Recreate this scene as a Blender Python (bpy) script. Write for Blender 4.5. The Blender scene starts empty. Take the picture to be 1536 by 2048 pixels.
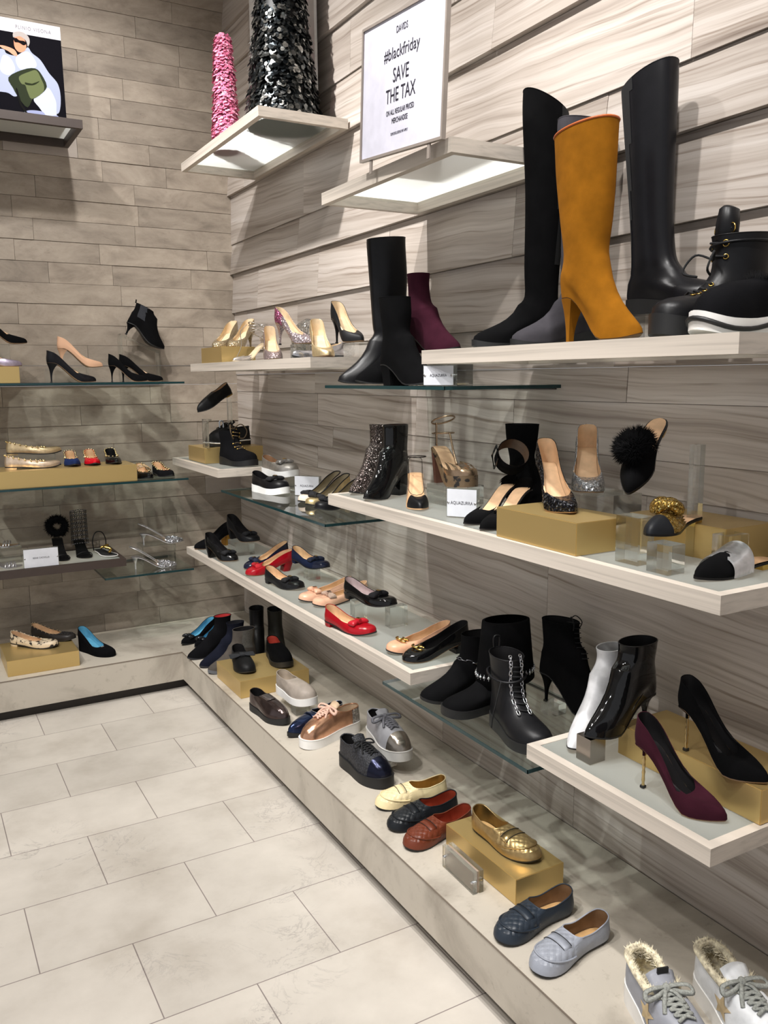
import bpy, bmesh, math, random
from mathutils import Vector, Matrix, Euler
from mathutils.bvhtree import BVHTree
random.seed(7)
PI = math.pi
sc = bpy.context.scene
C = sc.collection

# ------------------------------------------------------------------ camera
cam_d = bpy.data.cameras.new('camera'); cam = bpy.data.objects.new('camera', cam_d); C.objects.link(cam)
R_ = Vector((0.86955952, -0.49375082, -0.00873896))
U_ = Vector((0.08492288, 0.13208069, 0.98759445))
F_ = Vector((0.48647132, 0.85951429, -0.15678276))
m3 = Matrix((R_, U_, -F_)).transposed()
cam.matrix_world = Matrix.Translation((0, 0, 1.5)) @ m3.to_4x4()
cam_d.sensor_fit = 'VERTICAL'; cam_d.sensor_height = 36.0; cam_d.lens = 36.0*1701.1/2048
cam_d.clip_start = 0.02; cam_d.clip_end = 100
sc.camera = cam

# ------------------------------------------------------------------ world, exposure
w = bpy.data.worlds.new('world'); sc.world = w; w.use_nodes = True
w.node_tree.nodes['Background'].inputs[0].default_value = (0.95, 0.96, 1.0, 1)
w.node_tree.nodes['Background'].inputs[1].default_value = 0.32
sc.view_settings.view_transform = 'Standard'; sc.view_settings.look = 'None'
sc.view_settings.gamma = 1; sc.view_settings.use_curve_mapping = False
sc.view_settings.exposure = 0.85

# ------------------------------------------------------------------ lights: ceiling spots along the store walls
CEIL = 3.45
SPOTS = [  # x, y, target x,y,z, power, size deg
    (0.50, 0.55, 1.62, 0.95, 1.95, 74, 84),
    (0.50, 1.35, 1.62, 1.45, 1.75, 60, 74),
    (0.50, 2.15, 1.62, 2.30, 1.80, 66, 74),
    (0.25, 2.75, 1.62, 3.40, 1.95, 125, 74),
    (0.05, 1.00, 1.05, 1.30, 0.20, 62, 56),
    (0.00, 2.10, 1.00, 2.60, 0.20, 56, 56),
    (0.00, 3.00, 0.25, 4.48, 2.20, 44, 96),
    (0.75, 3.15, 0.95, 4.48, 2.20, 42, 90),
    (-0.5, 1.50, 0.20, 2.40, 0.00, 84, 85),
    (-0.9, 2.60, 0.00, 3.60, 0.00, 66, 80),
    (-0.9, 1.20, 0.45, 3.95, 0.10, 110, 46),
    (-1.1, 0.60, 1.10, 2.00, 0.10, 72, 50),
]

# ------------------------------------------------------------------ helpers
def link(name, me, parent=None):
    o = bpy.data.objects.new(name, me); C.objects.link(o)
    if parent is not None: o.parent = parent
    return o
def mesh(name, V, F, mat, parent=None, smooth=True):
    me = bpy.data.meshes.new(name); me.from_pydata([tuple(v) for v in V], [], F)
    me.update()
    if smooth:
        for p in me.polygons: p.use_smooth = True
    if mat: me.materials.append(mat)
    return link(name, me, parent)
def thing(name, label, cat, loc=(0, 0, 0), rot=(0, 0, 0), group=None):
    o = bpy.data.objects.new(name, None); C.objects.link(o)
    o.empty_display_size = 0.05
    o.location = loc; o.rotation_euler = rot
    o['label'] = label; o['category'] = cat
    if group: o['group'] = group
    return o
def tag(o, label, cat, group=None):
    o['label'] = label; o['category'] = cat
    if group: o['group'] = group
    return o
def boxVF(x0, y0, z0, x1, y1, z1):
    V = [(x0,y0,z0),(x1,y0,z0),(x1,y1,z0),(x0,y1,z0),(x0,y0,z1),(x1,y0,z1),(x1,y1,z1),(x0,y1,z1)]
    F = [(3,2,1,0),(4,5,6,7),(0,1,5,4),(1,2,6,5),(2,3,7,6),(3,0,4,7)]
    return V, F
def join(parts):
    V = []; F = []
    for v, f in parts:
        n = len(V); V += list(v); F += [tuple(i+n for i in q) for q in f]
    return V, F
def box(name, b, mat, parent=None, bevel=0.0):
    V, F = boxVF(*b)
    o = mesh(name, V, F, mat, parent, smooth=False)
    if bevel:
        bm = bmesh.new(); bm.from_mesh(o.data)
        bmesh.ops.bevel(bm, geom=bm.edges[:], offset=bevel, segments=2, affect='EDGES', profile=0.5)
        bm.to_mesh(o.data); bm.free()
    return o
def smooth(x): x = max(0.0, min(1.0, x)); return x*x*(3-2*x)
def lerp(a, b, t): return a+(b-a)*t
def table(tab, x):
    """catmull-rom through (x, y) pairs"""
    n = len(tab)
    if x <= tab[0][0]: return tab[0][1]
    if x >= tab[-1][0]: return tab[-1][1]
    for i in range(n-1):
        if x <= tab[i+1][0]:
            x0, y0 = tab[i]; x1, y1 = tab[i+1]
            ym = tab[i-1] if i > 0 else (2*x0-x1, y0); yp = tab[i+2] if i+2 < n else (2*x1-x0, y1)
            m0 = (y1-ym[1])/(x1-ym[0])*(x1-x0); m1 = (yp[1]-y0)/(yp[0]-x0)*(x1-x0)
            t = (x-x0)/(x1-x0); t2 = t*t; t3 = t2*t
            return (2*t3-3*t2+1)*y0+(t3-2*t2+t)*m0+(-2*t3+3*t2)*y1+(t3-t2)*m1
def tubeVF(pts, r, seg=6, closed=False, flat=1.0):
    pts = [Vector(p) for p in pts]; n = len(pts); V = []; F = []
    up = None
    for i, p in enumerate(pts):
        a = pts[(i-1) % n] if (closed or i > 0) else p
        b = pts[(i+1) % n] if (closed or i < n-1) else p
        t = (b-a)
        if t.length < 1e-9: t = Vector((1, 0, 0))
        t.normalize()
        if up is None:
            up = Vector((0, 0, 1)) if abs(t.z) < 0.9 else Vector((0, 1, 0))
        s = t.cross(up)
        if s.length < 1e-6: s = t.cross(Vector((1, 0.3, 0)))
        s.normalize(); up = s.cross(t).normalized()
        rr = r[i] if isinstance(r, (list, tuple)) else r
        for k in range(seg):
            an = 2*PI*k/seg
            V.append(p+s*math.cos(an)*rr+up*math.sin(an)*rr*flat)
    m = n if closed else n-1
    for i in range(m):
        for k in range(seg):
            a = i*seg+k; b = i*seg+(k+1) % seg; c = ((i+1) % n)*seg+(k+1) % seg; d = ((i+1) % n)*seg+k
            F.append((a, b, c, d))
    if not closed:
        F.append(tuple(range(seg-1, -1, -1))); F.append(tuple((n-1)*seg+k for k in range(seg)))
    return V, F
def crom(P, k=6, closed=False):
    P = [Vector(p) for p in P]; n = len(P); out = []
    rng = n if closed else n-1
    for i in range(rng):
        p1 = P[i]; p2 = P[(i+1) % n]
        p0 = P[(i-1) % n] if (closed or i > 0) else p1
        p3 = P[(i+2) % n] if (closed or i+2 < n) else p2
        for j in range(k):
            t = j/k
            out.append(0.5*((2*p1)+(p2-p0)*t+(2*p0-5*p1+4*p2-p3)*t*t+(3*p1-p0-3*p2+p3)*t*t*t))
    if not closed: out.append(P[-1])
    return out
def sphereVF(c, r, seg=8, rings=5, sx=1, sy=1, sz=1):
    V = [(c[0], c[1], c[2]+r*sz)]; F = []
    for i in range(1, rings):
        th = PI*i/rings
        for k in range(seg):
            a = 2*PI*k/seg
            V.append((c[0]+r*sx*math.sin(th)*math.cos(a), c[1]+r*sy*math.sin(th)*math.sin(a), c[2]+r*sz*math.cos(th)))
    V.append((c[0], c[1], c[2]-r*sz)); L = len(V)-1
    for k in range(seg): F.append((0, 1+k, 1+(k+1) % seg))
    for i in range(rings-2):
        for k in range(seg):
            a = 1+i*seg+k; b = 1+i*seg+(k+1) % seg
            F.append((a, a+seg, b+seg, b))
    for k in range(seg): F.append((L, 1+(rings-2)*seg+(k+1) % seg, 1+(rings-2)*seg+k))
    return V, F

# ------------------------------------------------------------------ materials
MC = {}
def s2l(c): return tuple((v/12.92 if v <= 0.04045 else ((v+0.055)/1.055)**2.4) for v in [x/255.0 for x in c])
class NT:
    def __init__(s, name):
        s.m = bpy.data.materials.new(name); s.m.use_nodes = True; s.t = s.m.node_tree; s.n = s.t.nodes; s.p = s.n['Principled BSDF']
        s.out = s.n['Material Output']
    def N(s, ty, **kw):
        n = s.n.new(ty)
        for k, v in kw.items():
            if k in ('operation', 'blend_type', 'data_type', 'feature', 'wave_type', 'distance', 'interpolation_type', 'attribute_name', 'bands_direction'): setattr(n, k, v)
            else: n.inputs[k].default_value = v
        return n
    def L(s, a, b): s.t.links.new(a, b)
    def ramp(s, fac, stops):
        r = s.n.new('ShaderNodeValToRGB'); cr = r.color_ramp
        while len(cr.elements) < len(stops): cr.elements.new(0.5)
        for e, (p, c) in zip(cr.elements, stops): e.position = p; e.color = (*c, 1)
        s.L(fac, r.inputs[0]); return r
    def coord(s, scale=(1, 1, 1), rot=(0, 0, 0), kind='Object'):
        tc = s.n.new('ShaderNodeTexCoord'); mp = s.n.new('ShaderNodeMapping')
        mp.inputs['Scale'].default_value = scale; mp.inputs['Rotation'].default_value = rot
        s.L(tc.outputs[kind], mp.inputs[0]); return mp.outputs[0]
    def bump(s, h, strength=0.3, dist=0.001):
        b = s.N('ShaderNodeBump', Strength=strength, Distance=dist); s.L(h, b.inputs['Height']); s.L(b.outputs[0], s.p.inputs['Normal']); return b
    def vary(s, col, amt, scale, detail=4, coord=None):
        n = s.N('ShaderNodeTexNoise', Scale=scale, Detail=detail)
        s.L(coord or s.coord(), n.inputs['Vector'])
        lo = tuple(max(0, c*(1-amt)) for c in col); hi = tuple(min(1, c*(1+amt)) for c in col)
        r = s.ramp(n.outputs[0], [(0.3, lo), (0.7, hi)]); s.L(r.outputs[0], s.p.inputs['Base Color']); return n
def M(kind, col=(128, 128, 128), rough=None, **k):
    key = (kind, tuple(col), rough, tuple(sorted(k.items())))
    if key in MC: return MC[key]
    c = s2l(col); nt = NT(kind); p = nt.p; I = p.inputs
    I['Base Color'].default_value = (*c, 1)
    if kind == 'suede':
        n = nt.vary(c, 0.20, 22, 5); I['Roughness'].default_value = 0.95; I['Specular IOR Level'].default_value = 0.06
        I['Sheen Weight'].default_value = 0.0 if max(col) < 40 else 0.12; I['Sheen Roughness'].default_value = 0.5
        I['Sheen Tint'].default_value = (*[min(1, x*2+.05) for x in c], 1)
        n2 = nt.N('ShaderNodeTexNoise', Scale=900, Detail=2); nt.L(nt.coord(), n2.inputs['Vector']); nt.bump(n2.outputs[0], .35, .0006)
    elif kind == 'velvet':
        nt.vary(c, 0.4, 30, 5); I['Roughness'].default_value = 0.5; I['Sheen Weight'].default_value = 0.02; I['Specular IOR Level'].default_value = .16
    elif kind == 'leather':
        I['Specular IOR Level'].default_value = .22 if max(col) < 50 else .34
        nt.vary(c, 0.12, 40); I['Roughness'].default_value = 0.36 if rough is None else rough
        n2 = nt.N('ShaderNodeTexNoise', Scale=350, Detail=3); nt.L(nt.coord(), n2.inputs['Vector']); nt.bump(n2.outputs[0], .12, .0006)
    elif kind == 'patent':
        I['Roughness'].default_value = 0.06 if rough is None else rough; I['Specular IOR Level'].default_value = .42
        n2 = nt.N('ShaderNodeTexNoise', Scale=55, Detail=2); nt.L(nt.coord(), n2.inputs['Vector']); nt.bump(n2.outputs[0], .25, .001)
    elif kind == 'metallic':
        nt.vary(c, 0.15, 60); I['Metallic'].default_value = 0.85; I['Roughness'].default_value = 0.3 if rough is None else rough
        n2 = nt.N('ShaderNodeTexNoise', Scale=120, Detail=3); nt.L(nt.coord(), n2.inputs['Vector']); nt.bump(n2.outputs[0], .3, .001)
    elif kind == 'chrome':
        I['Metallic'].default_value = 1; I['Roughness'].default_value = 0.12 if rough is None else rough
    elif kind == 'plain':
        I['Roughness'].default_value = 0.5 if rough is None else rough
        nt.vary(c, 0.06, 25)
    elif kind == 'matte':
        I['Roughness'].default_value = 0.9; I['Specular IOR Level'].default_value = .06
    elif kind == 'fabric':
        nt.vary(c, 0.3, 250, 3); I['Roughness'].default_value = 0.9
        n2 = nt.N('ShaderNodeTexNoise', Scale=700, Detail=2); nt.L(nt.coord(), n2.inputs['Vector']); nt.bump(n2.outputs[0], .5, .001)
    elif kind == 'boucle':
        vo = nt.N('ShaderNodeTexVoronoi', Scale=260); nt.L(nt.coord((1, 1, .5)), vo.inputs['Vector'])
        r = nt.ramp(vo.outputs['Distance'], [(0.1, tuple(min(1, x*3+.01) for x in c)), (0.6, c)]); nt.L(r.outputs[0], I['Base Color'])
        I['Roughness'].default_value = 0.6; nt.bump(vo.outputs['Distance'], .9, .002)
    elif kind == 'glitter':
        vo = nt.N('ShaderNodeTexVoronoi', Scale=k.get('scale', 700)); nt.L(nt.coord(), vo.inputs['Vector'])
        sub = nt.N('ShaderNodeVectorMath', operation='SUBTRACT'); sub.inputs[1].default_value = (.5, .5, .5); nt.L(vo.outputs['Color'], sub.inputs[0])
        mul = nt.N('ShaderNodeVectorMath', operation='SCALE'); mul.inputs['Scale'].default_value = 1.1; nt.L(sub.outputs[0], mul.inputs[0])
        ge = nt.n.new('ShaderNodeNewGeometry'); add = nt.N('ShaderNodeVectorMath', operation='ADD')
        nt.L(mul.outputs[0], add.inputs[0]); nt.L(ge.outputs['Normal'], add.inputs[1])
        nor = nt.N('ShaderNodeVectorMath', operation='NORMALIZE'); nt.L(add.outputs[0], nor.inputs[0]); nt.L(nor.outputs[0], I['Normal'])
        r = nt.ramp(vo.outputs['Color'], [(0.0, tuple(x*.25 for x in c)), (0.55, tuple(x*.8 for x in c)), (0.78, tuple(min(1, x*1.3+.02) for x in c)), (0.92, tuple(min(1, x*2.2+.35) for x in c))]); nt.L(r.outputs[0], I['Base Color'])  # dark and rare bright cells put extra sparkle into the flake colour
        I['Metallic'].default_value = 0.8; I['Roughness'].default_value = 0.22
    elif kind == 'woven':
        br = nt.N('ShaderNodeTexChecker', Scale=k.get('scale', 75)); nt.L(nt.coord((1, 1, .4), (0, 0, PI/4)), br.inputs['Vector'])
        wv = nt.N('ShaderNodeTexVoronoi', Scale=k.get('scale', 75)); wv.inputs['Randomness'].default_value = 0.15
        nt.L(nt.coord((1, 1, .5), (0, 0, PI/4)), wv.inputs['Vector'])
        nt.vary(c, 0.12, 80); I['Roughness'].default_value = 0.38 if rough is None else rough; I['Specular IOR Level'].default_value = .35
        I['Metallic'].default_value = k.get('metal', 0.0)
        ad = nt.N('ShaderNodeMath', operation='MULTIPLY_ADD'); nt.L(wv.outputs['Distance'], ad.inputs[0]); ad.inputs[1].default_value = -1.2
        nt.L(br.outputs['Fac'], ad.inputs[2]); nt.bump(ad.outputs[0], 1.0, .0030)
    elif kind == 'snake':
        vo = nt.N('ShaderNodeTexNoise', Scale=45, Detail=3); nt.L(nt.coord(), vo.inputs['Vector'])
        r = nt.ramp(vo.outputs[0], [(0.42, s2l((40, 36, 34))), (0.47, c), (1, tuple(min(1, x*1.2) for x in c))]); nt.L(r.outputs[0], I['Base Color'])
        v2 = nt.N('ShaderNodeTexVoronoi', Scale=280); nt.L(nt.coord(), v2.inputs['Vector']); nt.bump(v2.outputs['Distance'], .4, .001)
        I['Roughness'].default_value = 0.4
    elif kind == 'fur':
        nt.vary(c, 0.45, 90, 3); I['Roughness'].default_value = 0.95; I['Specular IOR Level'].default_value = .1
    elif kind == 'goldbox':
        I['Metallic'].default_value = 0.72; I['Roughness'].default_value = 0.34
        n2 = nt.N('ShaderNodeTexNoise', Scale=4, Detail=3); nt.L(nt.coord((1, 1, 120)), n2.inputs['Vector']); nt.bump(n2.outputs[0], .04, .0005)
    elif kind == 'acrylic':
        g = nt.n.new('ShaderNodeBsdfGlass'); g.inputs['Color'].default_value = (.97, .985, .98, 1); g.inputs['IOR'].default_value = 1.35; g.inputs['Roughness'].default_value = 0.0
        tr = nt.n.new('ShaderNodeBsdfTransparent'); tr.inputs[0].default_value = (.95, .96, .96, 1)
        mx = nt.n.new('ShaderNodeMixShader'); mx.inputs[0].default_value = 0.72
        nt.L(tr.outputs[0], mx.inputs[1]); nt.L(g.outputs[0], mx.inputs[2]); nt.L(mx.outputs[0], nt.out.inputs['Surface'])
    elif kind == 'pane_clear':
        tr = nt.n.new('ShaderNodeBsdfTransparent'); tr.inputs[0].default_value = (.97, .98, .97, 1); nt.L(tr.outputs[0], nt.out.inputs['Surface'])
    elif kind in ('glass', 'pvc'):
        gl = nt.n.new('ShaderNodeBsdfGlossy'); gl.inputs['Roughness'].default_value = 0.01
        tr = nt.n.new('ShaderNodeBsdfTransparent'); tr.inputs[0].default_value = (.90, .95, .935, 1) if kind == 'glass' else (.95, .93, .91, 1)
        fr = nt.N('ShaderNodeFresnel', IOR=1.5); ma = nt.N('ShaderNodeMath', operation='MULTIPLY'); ma.inputs[1].default_value = 1.0 if kind == 'glass' else 2.0
        ge = nt.n.new('ShaderNodeNewGeometry'); m0 = nt.N('ShaderNodeMath', operation='SUBTRACT'); m0.inputs[0].default_value = 1.0; nt.L(ge.outputs['Backfacing'], m0.inputs[1])
        nt.L(m0.outputs[0], ma.inputs[1])
        nt.L(fr.outputs[0], ma.inputs[0])
        mx = nt.n.new('ShaderNodeMixShader'); nt.L(ma.outputs[0], mx.inputs[0])
        nt.L(tr.outputs[0], mx.inputs[1]); nt.L(gl.outputs[0], mx.inputs[2]); nt.L(mx.outputs[0], nt.out.inputs['Surface'])
    elif kind == 'frost':
        I['Roughness'].default_value = 0.25
        tl = nt.n.new('ShaderNodeBsdfTranslucent'); tl.inputs[0].default_value = (.97, .99, .97, 1)
        mx = nt.n.new('ShaderNodeMixShader'); mx.inputs[0].default_value = 0.62
        nt.L(p.outputs[0], mx.inputs[1]); nt.L(tl.outputs[0], mx.inputs[2]); nt.L(mx.outputs[0], nt.out.inputs['Surface'])
    elif kind == 'oak':
        v = nt.coord((9, .9, 60) if not k.get('xdir') else (.9, 9, 60))
        n1 = nt.N('ShaderNodeTexNoise', Scale=1.6, Detail=5, Distortion=.6); nt.L(v, n1.inputs['Vector'])
        r = nt.ramp(n1.outputs[0], [(0.25, tuple(x*.72 for x in c)), (0.5, c), (0.75, tuple(min(1, x*1.12) for x in c))]); nt.L(r.outputs[0], I['Base Color'])
        I['Roughness'].default_value = 0.5; nt.bump(n1.outputs[0], .08, .001)
    elif kind == 'emit':
        I['Emission Color'].default_value = (*c, 1); I['Emission Strength'].default_value = k.get('e', 5)
    MC[key] = nt.m; return nt.m

def stone_floor():
    nt = NT('limestone_tiles'); I = nt.p.inputs
    tc = nt.n.new('ShaderNodeTexCoord'); mp = nt.n.new('ShaderNodeMapping'); nt.L(tc.outputs['Object'], mp.inputs[0])
    TW, TH = 0.4675, 0.3138
    mp.inputs['Location'].default_value = (-FX0/1, -FY0/1, 0)
    br = nt.n.new('ShaderNodeTexBrick'); br.offset = 0.5; br.squash = 1.0
    br.inputs['Scale'].default_value = 1.0; br.inputs['Brick Width'].default_value = TW; br.inputs['Row Height'].default_value = TH
    br.inputs['Mortar Size'].default_value = 0.0016; br.inputs['Mortar Smooth'].default_value = 0.1
    br.inputs['Color1'].default_value = (.93, .93, .93, 1); br.inputs['Color2'].default_value = (1.04, 1.04, 1.04, 1); br.inputs['Mortar'].default_value = (.42, .38, .40, 1)
    nt.L(mp.outputs[0], br.inputs['Vector'])
    n1 = nt.N('ShaderNodeTexNoise', Scale=3.0, Detail=8, Roughness=.62); nt.L(tc.outputs['Object'], n1.inputs['Vector'])
    r1 = nt.ramp(n1.outputs[0], [(0.3, s2l((180, 172, 161))), (0.5, s2l((198, 191, 181))), (0.72, s2l((210, 203, 193)))])
    # grey vein patches
    n2 = nt.N('ShaderNodeTexNoise', Scale=5.5, Detail=9, Roughness=.68, Distortion=1.2); nt.L(tc.outputs['Object'], n2.inputs['Vector'])
    r2 = nt.ramp(n2.outputs[0], [(0.485, (0, 0, 0)), (0.5, (1, 1, 1)), (0.515, (0, 0, 0))])
    n3 = nt.N('ShaderNodeTexNoise', Scale=2.1, Detail=2); nt.L(tc.outputs['Object'], n3.inputs['Vector'])
    r3 = nt.ramp(n3.outputs[0], [(0.52, (0, 0, 0)), (0.62, (1, 1, 1))])
    mu = nt.N('ShaderNodeMath', operation='MULTIPLY'); nt.L(r2.outputs[0], mu.inputs[0]); nt.L(r3.outputs[0], mu.inputs[1])
    mu2 = nt.N('ShaderNodeMath', operation='MULTIPLY'); nt.L(mu.outputs[0], mu2.inputs[0]); mu2.inputs[1].default_value = .55
    mx = nt.N('ShaderNodeMix', data_type='RGBA'); nt.L(mu2.outputs[0], mx.inputs[0]); nt.L(r1.outputs[0], mx.inputs[6]); mx.inputs[7].default_value = (*s2l((134, 128, 126)), 1)
    mm = nt.N('ShaderNodeMix', data_type='RGBA', blend_type='MULTIPLY'); mm.inputs[0].default_value = 1
    nt.L(mx.outputs[2], mm.inputs[6]); nt.L(br.outputs[0], mm.inputs[7]); nt.L(mm.outputs[2], I['Base Color'])
    I['Roughness'].default_value = 0.5; nt.bump(br.outputs['Fac'], -.4, .002)
    return nt.m
def tile_mat(name, kind):
    """wall cladding: one tone per tile from the 'tint' attribute + procedural veins"""
    nt = NT(name); I = nt.p.inputs
    at = nt.N('ShaderNodeAttribute', attribute_name='tint'); tc = nt.n.new('ShaderNodeTexCoord')
    sep = nt.n.new('ShaderNodeSeparateColor'); nt.L(at.outputs['Color'], sep.inputs[0])
    # shift the texture for each tile
    sc_ = nt.N('ShaderNodeVectorMath', operation='SCALE'); sc_.inputs['Scale'].default_value = 9.0; nt.L(at.outputs['Vector'], sc_.inputs[0])
    ad = nt.N('ShaderNodeVectorMath', operation='ADD'); nt.L(tc.outputs['Object'], ad.inputs[0]); nt.L(sc_.outputs[0], ad.inputs[1])
    mp = nt.n.new('ShaderNodeMapping'); nt.L(ad.outputs[0], mp.inputs[0])
    if kind == 'vein':
        # long undulating veins: 1-D noise over a warped height
        mp.inputs['Scale'].default_value = (1, .9, 2.4)
        wn = nt.N('ShaderNodeTexNoise', Scale=1.3, Detail=3, Roughness=.5); nt.L(mp.outputs[0], wn.inputs['Vector'])
        sx = nt.n.new('ShaderNodeSeparateXYZ'); nt.L(ad.outputs[0], sx.inputs[0])
        def lin(a, k, b):
            q = nt.N('ShaderNodeMath', operation='MULTIPLY_ADD'); nt.L(a, q.inputs[0]); q.inputs[1].default_value = k
            if isinstance(b, float): q.inputs[2].default_value = b
            else: nt.L(b, q.inputs[2])
            return q.outputs[0]
        z1 = lin(sx.outputs[1], -.045, sx.outputs[2])       # slight slope of the veins
        z2 = lin(wn.outputs[0], .085, z1)
        def vein(scale, ys, det, dist=.0):
            cb = nt.n.new('ShaderNodeCombineXYZ'); nt.L(lin(sx.outputs[1], ys, 0.0), cb.inputs[1]); nt.L(lin(z2, scale, 0.0), cb.inputs[2])
            nn = nt.N('ShaderNodeTexNoise', Scale=1.0, Detail=det, Roughness=.6, Distortion=dist); nt.L(cb.outputs[0], nn.inputs['Vector']); return nn
        n1 = vein(22, .5, 5)
        r = nt.ramp(n1.outputs[0], [(0.28, s2l((142, 130, 121))), (0.42, s2l((174, 163, 153))), (0.52, s2l((188, 178, 169))), (0.62, s2l((198, 189, 181))), (0.78, s2l((212, 205, 199)))])
        n2 = vein(95, 1.3, 4)
        r2 = nt.ramp(n2.outputs[0], [(0.32, (.58, .53, .49)), (0.44, (.91, .90, .89)), (0.52, (1, 1, 1)), (1, (1.0, 1.0, 1.0))])
        I['Roughness'].default_value = 0.42
    else:
        mp.inputs['Scale'].default_value = (1, 1, 2.2)
        n1 = nt.N('ShaderNodeTexNoise', Scale=5, Detail=8, Roughness=.65, Distortion=.4); nt.L(mp.outputs[0], n1.inputs['Vector'])
        r = nt.ramp(n1.outputs[0], [(0.28, s2l((120, 109, 97))), (0.5, s2l((150, 138, 124))), (0.75, s2l((172, 160, 145)))])
        n2 = nt.N('ShaderNodeTexNoise', Scale=26, Detail=6, Roughness=.7, Distortion=1.5); nt.L(mp.outputs[0], n2.inputs['Vector'])
        r2 = nt.ramp(n2.outputs[0], [(0.25, (.72, .70, .68)), (0.42, (1, 1, 1)), (1, (1.0, 1.0, 1.0))])
        I['Roughness'].default_value = 0.6
    mm = nt.N('ShaderNodeMix', data_type='RGBA', blend_type='MULTIPLY'); mm.inputs[0].default_value = 1
    nt.L(r.outputs[0], mm.inputs[6]); nt.L(r2.outputs[0], mm.inputs[7])
    # tone per tile: R = brightness, G = shift towards grey
    ma = nt.N('ShaderNodeMath', operation='MULTIPLY_ADD'); nt.L(sep.outputs[0], ma.inputs[0]); ma.inputs[1].default_value = .22 if kind == 'vein' else .30; ma.inputs[2].default_value = .90 if kind == 'vein' else .85
    cc = nt.n.new('ShaderNodeCombineColor')
    for i in range(3): nt.L(ma.outputs[0], cc.inputs[i])
    m2 = nt.N('ShaderNodeMix', data_type='RGBA', blend_type='MULTIPLY'); m2.inputs[0].default_value = 1
    nt.L(mm.outputs[2], m2.inputs[6]); nt.L(cc.outputs[0], m2.inputs[7])
    m3_ = nt.N('ShaderNodeMix', data_type='RGBA'); g = nt.N('ShaderNodeMath', operation='GREATER_THAN'); nt.L(sep.outputs[1], g.inputs[0]); g.inputs[1].default_value = .965
    g2 = nt.N('ShaderNodeMath', operation='MULTIPLY'); nt.L(g.outputs[0], g2.inputs[0]); g2.inputs[1].default_value = .62 if kind != 'vein' else 0.0
    nt.L(g2.outputs[0], m3_.inputs[0]); nt.L(m2.outputs[2], m3_.inputs[6]); m3_.inputs[7].default_value = (*s2l((178, 168, 160)), 1)
    nt.L(m3_.outputs[2], I['Base Color'])
    nt.bump(n2.outputs[0], .12 if kind == 'vein' else .3, .0015)
    return nt.m
def concrete(name, c, dark):
    nt = NT(name); I = nt.p.inputs
    n1 = nt.N('ShaderNodeTexNoise', Scale=2.6, Detail=9, Roughness=.6, Distortion=.5); nt.L(nt.coord(), n1.inputs['Vector'])
    r = nt.ramp(n1.outputs[0], [(0.3, s2l(dark)), (0.52, s2l(c)), (0.8, tuple(min(1, x*1.1) for x in s2l(c)))])
    n2 = nt.N('ShaderNodeTexNoise', Scale=30, Detail=6, Roughness=.7); nt.L(nt.coord(), n2.inputs['Vector'])
    r2 = nt.ramp(n2.outputs[0], [(0.3, (.8, .79, .78)), (0.42, (1, 1, 1))])
    mm = nt.N('ShaderNodeMix', data_type='RGBA', blend_type='MULTIPLY'); mm.inputs[0].default_value = 1
    nt.L(r.outputs[0], mm.inputs[6]); nt.L(r2.outputs[0], mm.inputs[7]); nt.L(mm.outputs[2], I['Base Color'])
    I['Roughness'].default_value = 0.55; return nt.m

# ------------------------------------------------------------------ the setting
XW, YW = 1.622, 4.48
FX0, FY0 = 0.0, 0.0   # tile grid origin (see below)
def floor_origin():
    # joints of one row at x = 0.193, row line at y = 2.148
    return 0.193+0.4675/2, 2.148
fx, fy = floor_origin()
FX0 = fx; FY0 = fy
def struct(o): o['kind'] = 'structure'; return o
struct(box('floor', (-4.0, -2.5, -0.05, XW+.1, YW+.1, 0.0), stone_floor()))
struct(box('ceiling', (-4.0, -2.5, CEIL, XW+.1, YW+.1, CEIL+.05), M('plain', (225, 222, 215), 0.8)))

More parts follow.
